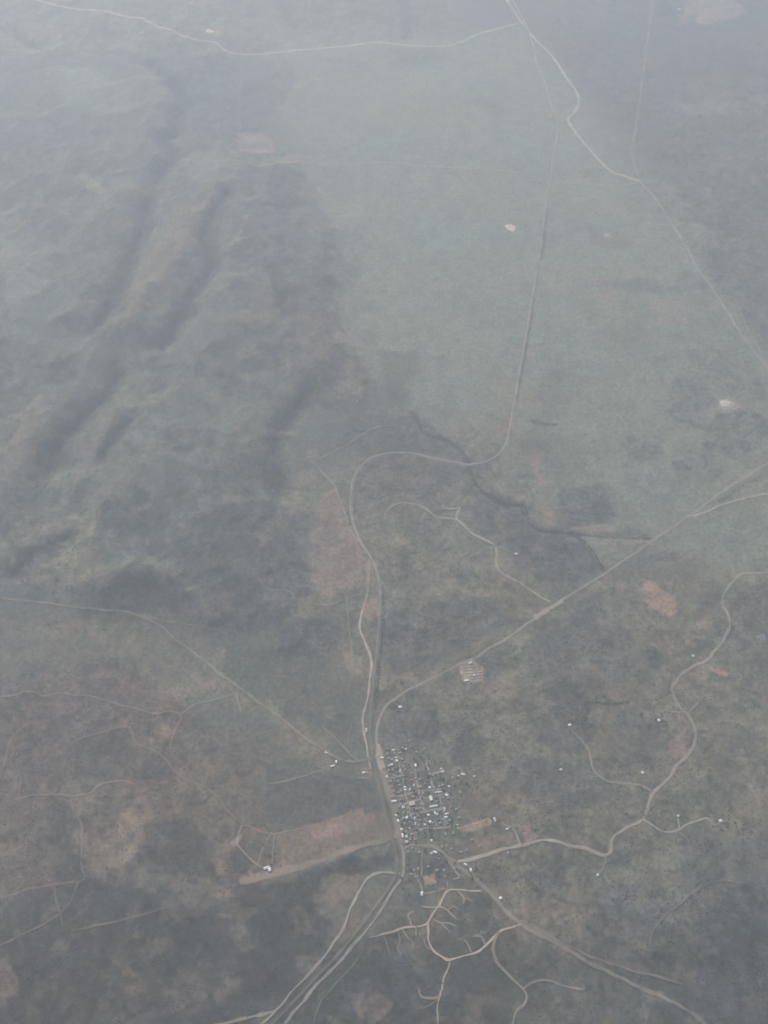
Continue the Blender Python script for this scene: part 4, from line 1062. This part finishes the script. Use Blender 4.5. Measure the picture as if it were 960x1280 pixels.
B("house", 519.2, 1030, 6, 16, 3.2, 1.6, "pale", .05, "narrow pale roof beside the back street", "house", wall=0)
B("house", 518.4, 1023, 8, 16, 3.2, 1.8, "pale", .05, "pale roof set end on below the lower cross street", "house", wall=0)
B("house", 505.6, 1029.6, 9, 13, 3.2, 2, "grey", .05, "bluish grey roofed house behind the main street shops", "house", wall=0)
B("shop", 497.6, 1026, 11, 15, 4.2, 1.2, "cream", .2, "yellowish cream roofed shop on the main street", "shop", wall=0)
B("shop", 495, 1019.6, 12, 10, 4, 1.2, "pale", .2, "pale grey roofed shop on the main street", "shop", wall=1)
B("shop", 502, 1037, 14, 12, 4.2, 1.4, "pale", .2, "square whitish shop on the lower main street", "shop", wall=2)
B("depot", 503.2, 1044.6, 9, 22, 5, 2, "cream", .1, "long cream depot roof beside the lower main street", "depot", wall=3)
B("depot", 508, 1046, 12, 14, 4.5, 2, "pale", .1, "pale roofed depot behind the long cream one", "depot", wall=3)
B("depot", 508.2, 1052.6, 17, 13, 4.5, 2, "pink", .1, "pinkish white depot at the foot of the main street", "depot", wall=1)
B("house", 512.2, 1035.8, 14, 12, 3.2, 2, "tan", .1, "tan roofed house behind the square shop", "house", style="hip", wall=1)
B("house", 516, 1060, 9, 14, 3.2, 2, "grey", .1, "grey roof near the street to the highway", "house", wall=0)
B("house", 539.3, 1051, 10, 14, 3.2, 2, "pale", .1, "pale roof alone on the green south of the blocks", "house", wall=0)
B("hall", 543.6, 1065.3, 21, 11, 4.2, 2, "white", -.3, "white roofed hall beside the highway bend", "hall", wall=2)
B("house", 539.5, 1067, 10, 9, 3, 1.8, "pale", -.2, "small pale outbuilding next to the white highway hall", "house", wall=0)
B("house", 572, 1031.5, 11, 7, 3, 1.6, "pink", .15, "small pinkish roof at the edge of the sports oval", "house", wall=1)
B("house", 558, 1058, 7, 14, 3.2, 1.8, "tan", .05, "narrow tan roof by the highway bend", "house", wall=0)
B("house", 576, 1065.5, 13, 10, 3.2, 2, "tan", .1, "tan roofed house below the brown paddock", "house", wall=1)
B("house", 581.6, 1080.6, 18, 9, 3.4, 2, "white", -.4, "bright white house on the highway at the southern edge of town", "house", wall=2)
B("house", 588.4, 1087.4, 10, 17, 3.4, 2, "white", .2, "second bright white house along the highway, set end on", "house", wall=2)
B("house", 585, 1083.8, 11, 8, 3, 1.8, "grey", -.4, "small grey roof between the two bright white highway houses", "house", wall=0)
B("house", 567.8, 1085.6, 13, 13, 3.2, 2, "green", .2, "faded green roof beside the southern lane", "house", style="hip", wall=0)
B("house", 527.3, 1117.2, 11, 19, 4, 2, "white", .0, "tall bright white house beside the dirt lane south of town", "house", wall=2)
B("house", 520.4, 1096.5, 20, 8, 3.2, 1.8, "grey", .15, "long grey roof west of the bare square paddock", "house", wall=0)
B("house", 551.5, 961.3, 14, 9, 3.2, 1.8, "pale", .2, "pale roof in the bare northern yard", "house", wall=0)
B("house", 553.4, 965, 15, 12, 3.4, 1.8, "pale", .2, "whitish roof in the bare northern yard below another", "house", wall=2)
B("house", 578.6, 968, 20, 10, 3.4, 2, "white", -.4, "white roofed farmhouse east of the northern blocks", "house", wall=2)
B("house", 572.8, 970, 10, 9, 3, 1.8, "pale", .1, "pale shed west of the white eastern farmhouse", "shed", wall=3)
B("house", 592.8, 970.6, 12, 8, 3, 1.8, "pale", .1, "small pale roof farthest east of the farmhouse", "house", wall=0)
B("house", 561.3, 983.2, 12, 11, 3.2, 2, "pale", .1, "pale roof at the north eastern corner of the blocks", "house", style="hip", wall=0)
B("pavilion", 618.3, 1024.5, 10, 24, 3.6, 1.8, "pale", .2, "pale pavilion at the end of the sports oval", "pavilion", wall=2)
B("house", 634, 1036.5, 14, 11, 3.2, 2, "pale", .2, "pale roof on the lane east of the sports oval", "house", wall=0)
B("house", 638.4, 1034.5, 12, 10, 3.2, 2, "grey", .2, "grey roof next to the pale one east of the sports oval", "house", wall=0)
B("yard_shed", 415.8, 957.8, 22, 8, 5, 1.6, "cream", .35, "bright cream shed at the corner of the sale yards", "shed", wall=3)
B("yard_shed", 420.4, 952.5, 9, 17, 5, 1.6, "cream", .1, "second cream shed standing end on at the sale yards", "shed", wall=3)
B("yard_shed", 407.5, 941, 14, 10, 4, 1.4, "pale", -.5, "pale shed at the top of the sale yards", "shed", wall=3)
B("yard_shed", 454.5, 966, 14, 10, 4.5, 1.6, "cream", .1, "cream shed in the bare yard across the railway", "shed", wall=3)
B("yard_shed", 458.5, 966, 10, 13, 4.5, 1.6, "tan", .1, "tan shed in the bare yard across the railway", "shed", wall=3)
B("loading_shed", 477.5, 947.5, 16, 9, 5, 1.6, "cream", .0, "cream loading shed at the head of the main street", "shed", wall=3)
B("rail_shed", 457.8, 913, 10, 24, 4.5, 1.6, "pink", .1, "small pinkish shed beside the railway service road", "shed", wall=3)
B("farm_shed", 333.5, 1085.2, 30, 14, 6, 2.2, "pale", .35, "big pale shed of the airstrip farm", "shed", wall=3)
B("farm_shed", 337, 1087.2, 14, 19, 6, 2.2, "white", .35, "white shed next to the big one at the airstrip farm", "shed", wall=3)
B("homestead", 712, 906.4, 17, 12, 4, 2.4, "white", .3, "white roofed homestead under the dark trees", "homestead", style="hip", wall=2)
B("homestead", 823.5, 900.6, 14, 14, 4, 2.4, "white", .2, "white roofed homestead beside the winding eastern road", "homestead", style="hip", wall=2)
B("homestead", 900.5, 1026, 15, 14, 4, 2.4, "white", .2, "white roofed homestead in the reddish clearing", "homestead", style="hip", wall=2)
B("shed", 904, 1028, 14, 11, 4, 1.8, "red", .2, "rusty red shed next to the reddish clearing homestead", "shed", wall=3)
B("house", 847.5, 1020, 13, 10, 3.4, 2, "pale", .3, "pale roof in the hilltop yard above the eastern track", "house", wall=0)
B("house", 866.2, 820, 15, 13, 3.6, 2, "pale", .2, "lone pale roof above the bend of the eastern road", "house", wall=0)
B("house", 803, 966, 14, 17, 3.6, 2, "pale", .1, "lone pale roof north of the homestead fork", "house", wall=0)
B("house", 701, 962.2, 16, 12, 3.6, 2, "pale", .3, "lone pale roof in the scrub below the dark trees", "house", wall=0)
B("house", 635, 1066.5, 10, 16, 3.6, 2, "green", .2, "faded green shed beside the pale dirt road east of town", "shed", wall=3)
B("homestead", 760, 295, 16, 12, 4, 2.4, "pale", .2, "pale farmstead alone on the far plain", "homestead", style="hip", wall=2)
B("homestead", 849, 12, 32, 20, 5, 2.6, "white", .2, "white farm buildings at the far end of the plain", "homestead", style="hip", wall=2)
B("homestead", 60, 93, 16, 12, 4, 2.4, "pale", .2, "tiny pale hut alone on the western hills", "hut", style="hip", wall=2)
B("homestead", 645, 692.5, 18, 13, 3.6, 2, "pale", .2, "lone pale roof in the scrub by the creek", "house", wall=0)
B("feed_shed", 583, 851, 26, 9, 4.5, 1.6, "cream", .1, "cream feed shed along the lower side of the cattle yards", "shed", wall=3)
B("feed_shed", 592.5, 844.5, 12, 10, 4.5, 1.6, "pale", .1, "pale feed shed in the middle of the cattle yards", "shed", wall=3)
B("feed_shed", 588, 829, 22, 10, 4.5, 1.6, "pale", .5, "pale shed above the cattle yards beside the highway", "shed", wall=3)

# the rest of the town: small dull houses lining the blocks
FILL = [(484, 942), (488, 944), (494, 942), (499, 941), (486, 948), (490, 949), (500, 946), (503, 949), (486, 963), (491, 962), (495, 960), (488, 967), (497, 966), (504, 958), (507, 962), (506, 953),
        (511, 951), (488, 977), (493, 976), (498, 977), (490, 983), (495, 984), (500, 982), (492, 989), (498, 991), (502, 989), (510, 978), (514, 976), (519, 973), (525, 974), (512, 993), (518, 991),
        (516, 996), (524, 993), (529, 992), (531, 980), (528, 968), (534, 976), (543, 984), (549, 983), (553, 981), (556, 984), (500, 1000), (505, 999), (500, 1006), (510, 1011), (500, 1015), (505, 1016),
        (511, 1016), (525, 1004.5), (529, 1006), (532, 1001), (544, 997), (546, 1002), (553, 997), (552, 1004), (534, 1008), (521, 1011), (526, 1010), (516, 1017), (523, 1020), (528, 1018), (525, 1026), (531, 1024),
        (541, 1021), (549, 1014), (550, 1021), (547, 1024), (551, 1029), (545, 1032), (513, 1028), (502, 1020), (523, 1032), (526, 1038), (510, 1041), (515, 1043), (521, 1042), (560, 1004), (563, 1009),
        (562, 1026), (559, 1030), (566, 1029), (513, 1049), (519, 1050), (511, 1065), (524, 1066), (533, 1064), (552, 1058), (564, 1061), (566, 1041), (557, 1043), (561, 1049), (583, 1062), (517, 1088),
        (522, 1086), (514, 1093), (536, 1074), (548, 1073), (555, 1088), (546, 1088), (536, 963), (544, 974), (520, 963), (515, 967)]
r2 = np.random.default_rng(5)
kinds = [(13, 10), (14, 11), (12, 10), (15, 10)]
FILL_TXT = {"grey": "grey roofed", "pale": "pale zinc roofed", "tan": "tan roofed", "red": "rusty red roofed", "dark": "dark roofed", "green": "faded green roofed"}


def zone(x, y):
    if y < 972: return "the northern town blocks"
    if y < 995: return "the blocks above the wide street"
    if y < 1012: return "the blocks beside the wide street"
    if y < 1036: return "the blocks by the lower street"
    return "the lots south of town"


OUT = [(573, 962), (566, 972), (575, 990), (570, 1012), (574, 1022), (520, 940), (530, 936), (512, 926), (541, 948), (590, 1050), (600, 1058), (556, 1096), (540, 1104), (509, 1078), (535, 1084), (552, 1080), (606, 1036)]
for (fx, fy) in [p for i, p in enumerate(FILL) if i % 5 != 1] + OUT:
    fx += r2.uniform(-.6, .6); fy += r2.uniform(-.5, .5)
    c = r2.choice(["grey", "grey", "grey", "grey", "tan", "red", "dark", "green", "green"])
    L_, W_ = kinds[r2.integers(4)]
    st = "hip" if r2.random() < .5 else "gable"
    zt = zone(fx, fy)
    B("house", fx, fy, L_, W_, 3.2, 2.0, str(c), TILT + (Q if r2.random() < .45 else 0) + r2.uniform(-.06, .06),
      "small dull %s house in %s" % (FILL_TXT[str(c)], zt), "house", "small %s houses in %s" % (FILL_TXT[str(c)], zt), style=st, wall=int(r2.integers(3)), extra=None)

# round water tank
def lathe(prof, n=20):
    V = []; T = []
    for r_, z_ in prof:
        for i in range(n):
            a = 2 * math.pi * i / n
            V.append((r_ * math.cos(a), r_ * math.sin(a), z_))
    for k in range(len(prof) - 1):
        for i in range(n):
            j = (i + 1) % n
            a, b, c, d = k * n + i, k * n + j, (k + 1) * n + j, (k + 1) * n + i
            T += [(a, b, c), (a, c, d)]
    return V, T


X, Y = at(747, 1094)
t = bpy.data.objects.new("water_tank", None); COL.objects.link(t); t.location = (X, Y, float(hz(X, Y)))
tag(t, "round pale water tank at the end of a short spur", "water tank")
v, f = lathe([(7.5, -1), (7.5, 6)]); obj_of("wall", mesh_np("tank_wall", v, f, M_STEEL), t)
v, f = lathe([(7.8, 6.02), (7.8, 6.3), (0.05, 7.6)]); obj_of("roof", mesh_np("tank_roof", v, f, ROOF["pale"]), t)

# cattle yards: pens of rails on posts
M_RAILS = mat_col("weathered_rail", (.36, .32, .27), .8, .4, .15)


def yard(px0, py0, px1, py1, nx, ny, label, rz):
    (x0, y0), (x1, y1) = atp([(px0, py0), (px1, py1)])
    cx, cy = (x0 + x1) / 2, (y0 + y1) / 2
    w, d = abs(x1 - x0), abs(y1 - y0)
    z = float(hz(cx, cy)) + .3
    t = bpy.data.objects.new("cattle_yard", None); COL.objects.link(t); t.location = (cx, cy, z); t.rotation_euler = (0, 0, rz)
    tag(t, label, "cattle yard")
    for i in range(nx + 1):
        x = -w / 2 + w * i / nx
        obj_of("fence_rail", boxes_mesh("fence_rail", [(x - .45, x + .45, -d / 2, d / 2, -1, 2.2)], M_RAILS), t)
    for j in range(ny + 1):
        y = -d / 2 + d * j / ny
        obj_of("fence_rail", boxes_mesh("fence_rail", [(-w / 2 - .4, w / 2 + .4, y - .43, y + .43, -1.2, 2.0)], M_RAILS), t)


yard(578, 834, 603, 849, 6, 4, "cattle yards of many pens on bare tan ground below the highway", .12)
yard(391, 941, 410, 959, 5, 5, "sale yards of pinkish pens west of the railway", -.3)
yard(449, 958, 461, 974, 3, 3, "small stock pens in the bare yard by the railway", .1)

# ------------------------------------------------------------------ trees one can tell apart: trunk and crown
M_BARK = mat_col("grey_bark", (.14, .115, .09), .9, 1.5, .2)
M_LEAF = [mat_col("dark_leaves", (.066, .080, .054), .8, .5, .35, .2), mat_col("dull_leaves", (.080, .090, .062), .8, .5, .35, .2), mat_col("olive_leaves", (.092, .095, .066), .8, .5, .35, .2)]


def ico():
    p = (1 + 5 ** .5) / 2
    V = np.array([(-1, p, 0), (1, p, 0), (-1, -p, 0), (1, -p, 0), (0, -1, p), (0, 1, p), (0, -1, -p), (0, 1, -p), (p, 0, -1), (p, 0, 1), (-p, 0, -1), (-p, 0, 1)], float)
    V /= np.linalg.norm(V[0])
    F = [(0, 11, 5), (0, 5, 1), (0, 1, 7), (0, 7, 10), (0, 10, 11), (1, 5, 9), (5, 11, 4), (11, 10, 2), (10, 7, 6), (7, 1, 8), (3, 9, 4), (3, 4, 2), (3, 2, 6), (3, 6, 8), (3, 8, 9), (4, 9, 5), (2, 4, 11), (6, 2, 10), (8, 6, 7), (9, 8, 1)]
    return V, np.array(F)


IV, IF = ico()
crowns = []; trunks = []
for k in range(4):
    rr = np.random.default_rng(40 + k)
    VV = []; FF = []; b = 0
    for c in range(16):
        a = rr.uniform(0, 6.28); q = rr.uniform(.0, 1) ** .6 * 2.9
        p = np.array([q * math.cos(a), q * math.sin(a), 4.6 + rr.uniform(-1.2, 1.9) - q * .25])
        s = rr.uniform(.8, 1.5)
        VV.append(IV * s * rr.uniform(.75, 1.3, (12, 1)) * np.array([1, 1, .75]) + p); FF.append(IF + b); b += 12
    crowns.append(mesh_np("crown", np.vstack(VV), np.vstack(FF), M_LEAF[k % 3]))
    v, f = lathe([(.34, -1), (.26, 1.8), (.16, 4.2)], 7)
    V = [np.array(v)]; Fs = [np.array(f)]; b = len(v)
    for m in range(4):
        a = rr.uniform(0, 6.28)
        e = np.array([1.9 * math.cos(a), 1.9 * math.sin(a), 4.9]); s0 = np.array([0, 0, 2.0 + .4 * m])
        side = np.array([-math.sin(a), math.cos(a), 0])
        V.append(np.array([s0 + side * .13, s0 - side * .13, s0 + np.array([0, 0, .26]), e + side * .05, e - side * .05, e + np.array([0, 0, .1])]))
        Fs.append(np.array([(0, 1, 4), (0, 4, 3), (1, 2, 5), (1, 5, 4), (2, 0, 3), (2, 3, 5)]) + b); b += 6
    trunks.append(mesh_np("trunk", np.vstack(V), np.vstack(Fs), M_BARK))
tree_proto = None


def tree(x, y, s, label, group, rr):
    k = int(rr.integers(4))
    t = bpy.data.objects.new("tree", None); COL.objects.link(t)
    t.location = (x, y, float(hz(x, y))); t.scale = (s, s, s * rr.uniform(.85, 1.15)); t.rotation_euler = (0, 0, rr.uniform(0, 6.28))
    tag(t, label, "tree", group)
    obj_of("trunk", trunks[k], t); obj_of("crown", crowns[k], t)


r3 = np.random.default_rng(77)
MK = np.array(MARK)
TOWN = atp([(481, 930), (513, 930), (545, 950), (566, 985), (570, 1035), (548, 1042), (512, 1058), (501, 1036), (487, 985)])
n_t = 0
while n_t < 165:
    px, py = r3.uniform(480, 572), r3.uniform(928, 1060)
    X, Y = at(px, py); X = float(X); Y = float(Y)
    if poly_sd(np.array([X]), np.array([Y]), TOWN, 50)[0] < 0: continue
    if (np.hypot(MK[:, 0] - X, MK[:, 1] - Y) < MK[:, 2] + 3).any(): continue
    if py < 965 and r3.random() < .5: continue
    zt = zone(px, py)
    tree(X, Y, r3.uniform(.8, 1.7), "dark green shade tree in " + zt, "shade trees in " + zt, r3)
    n_t += 1
for (px, py, n, rad, txt) in [(712, 900, 16, 60, "dark tree sheltering the white homestead above the fork"), (823, 898, 9, 45, "dark tree around the white homestead by the winding road"),
                              (900, 1022, 8, 45, "dark tree around the homestead in the reddish clearing"), (335, 1078, 9, 50, "dark tree around the airstrip farm sheds"),
                              (578, 974, 10, 45, "dark tree around the farmhouse east of the northern blocks"), (584, 1090, 9, 45, "dark tree by the bright white highway houses"),
                              (545, 1072, 12, 45, "dark tree below the white hall at the highway bend"), (522, 1102, 12, 55, "dark tree beside the bare square paddock")]:
    X0, Y0 = at(px, py)
    for _ in range(n):
        for _try in range(30):
            X, Y = float(X0) + r3.normal(0, rad), float(Y0) + r3.normal(0, rad)
            if not (np.hypot(MK[:, 0] - X, MK[:, 1] - Y) < MK[:, 2] + 3).any(): break
        tree(X, Y, r3.uniform(1.0, 1.9), txt, txt.replace("dark tree", "dark trees"), r3)

# ------------------------------------------------------------------ scrub: far too many bushes to count, one object
cg, dg = cover(GX[:, :], GY[:, :])
N_CAND = 1500000
yy = r3.uniform(950, 11900, N_CAND)
# trapezium of ground in front of the camera: keep x in proportion to its width there
ww = 1.12 * (1578 + .2236 * yy)
keepw = r3.uniform(0, 1, N_CAND) < ww / ww.max() * np.clip(1.25 - yy / 13000, .4, 1)
yy = yy[keepw]; ww = ww[keepw]
xx = r3.uniform(-1, 1, len(yy)) * ww
dd = bil(dg, xx, yy)
clump = .25 + 1.5 * sstep(.35, .65, fbm(xx, yy, 55, 3, 151))
sel = r3.uniform(0, 1, len(xx)) < dd * clump * .78 + .012
xx = xx[sel]; yy = yy[sel]; dd = dd[sel]
lim = r3.permutation(len(xx))[:300000]
xx = xx[lim]; yy = yy[lim]; dd = dd[lim]
ok = np.ones(len(xx), bool)                      # nothing grows on roofs
for mx_, my_, mr_ in MK:
    ok &= ~((np.abs(xx - mx_) < mr_ + 2) & (np.abs(yy - my_) < mr_ + 2))
xx = xx[ok]; yy = yy[ok]; dd = dd[ok]
rad = (1.3 + 3.9 * r3.uniform(0, 1, len(xx)) ** 1.8) * (.8 + .5 * dd)
dark = r3.uniform(0, 1, len(xx))
# river trees along the creeks; bush rows added by the rail for its shadow line
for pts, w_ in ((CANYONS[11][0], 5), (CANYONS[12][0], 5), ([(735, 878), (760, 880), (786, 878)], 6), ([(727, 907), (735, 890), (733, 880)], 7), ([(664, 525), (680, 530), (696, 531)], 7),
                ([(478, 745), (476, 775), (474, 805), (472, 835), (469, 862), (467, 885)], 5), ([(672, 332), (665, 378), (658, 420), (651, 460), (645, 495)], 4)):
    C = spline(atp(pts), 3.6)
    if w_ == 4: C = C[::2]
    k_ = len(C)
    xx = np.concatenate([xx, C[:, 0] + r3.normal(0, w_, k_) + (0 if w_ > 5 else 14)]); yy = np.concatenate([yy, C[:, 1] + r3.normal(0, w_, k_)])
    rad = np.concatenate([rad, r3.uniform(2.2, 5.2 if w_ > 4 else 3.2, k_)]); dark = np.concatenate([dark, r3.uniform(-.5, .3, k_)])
NB = len(xx)
NF_ = 5
a5 = np.arange(5) * 2 * math.pi / 5
ang = r3.uniform(0, 6.28, NB)
VB = np.empty((NB, 6, 3), np.float32)
jit = r3.uniform(.65, 1.3, (NB, 5))
hb_ = hz(xx, yy)
VB[:, :5, 0] = xx[:, None] + rad[:, None] * jit * np.cos(a5[None] + ang[:, None])
VB[:, :5, 1] = yy[:, None] + rad[:, None] * jit * np.sin(a5[None] + ang[:, None])
VB[:, :5, 2] = hb_[:, None] - .4 - rad[:, None] * .1 + rad[:, None] * r3.uniform(0, .35, (NB, 5))
VB[:, 5, 0] = xx + rad * r3.uniform(-.3, .3, NB); VB[:, 5, 1] = yy + rad * r3.uniform(-.3, .3, NB)
VB[:, 5, 2] = hb_ + rad * r3.uniform(.6, 1.1, NB)
fb = np.array([(i, (i + 1) % 5, 5) for i in range(5)])
FB = (fb[None] + (np.arange(NB) * 6)[:, None, None]).reshape(-1, 3)
tint = np.clip(dark, 0, 1)[:, None]
cb = (np.array([.064, .066, .053]) * (1 - tint) + np.array([.100, .098, .074]) * tint) * np.clip(1 + dark, .6, 1)[:, None]
sc = obj_of("scrub", mesh_np("scrub", VB.reshape(-1, 3), FB, M_BUSH, np.repeat(cb, 6, 0), smooth=True))
tag(sc, "dark scattered scrub and low trees covering hills and creek lines", kind="stuff")

# ------------------------------------------------------------------ haze: one even box of air
zmin = float(min(ZZ.min(), -5)) - 1.0
m = bpy.data.materials.new("haze_air"); m.use_nodes = True
nt = m.node_tree; nt.nodes.clear()
o_ = nt.nodes.new("ShaderNodeOutputMaterial"); pv = nt.nodes.new("ShaderNodeVolumePrincipled")
pv.inputs["Color"].default_value = HAZE_COL + (1,)
pv.inputs["Density"].default_value = HAZE_DENSITY
pv.inputs["Anisotropy"].default_value = HAZE_G
pv.inputs["Density Attribute"].default_value = ""
nt.links.new(pv.outputs[0], o_.inputs["Volume"])
hb = obj_of("haze", boxes_mesh("haze", [(-45500, 45500, -43500, float(rows[-1]) + 1500, zmin - 1, ALT + 15)], m))
tag(hb, "thin pale haze hanging over the whole landscape", kind="stuff")
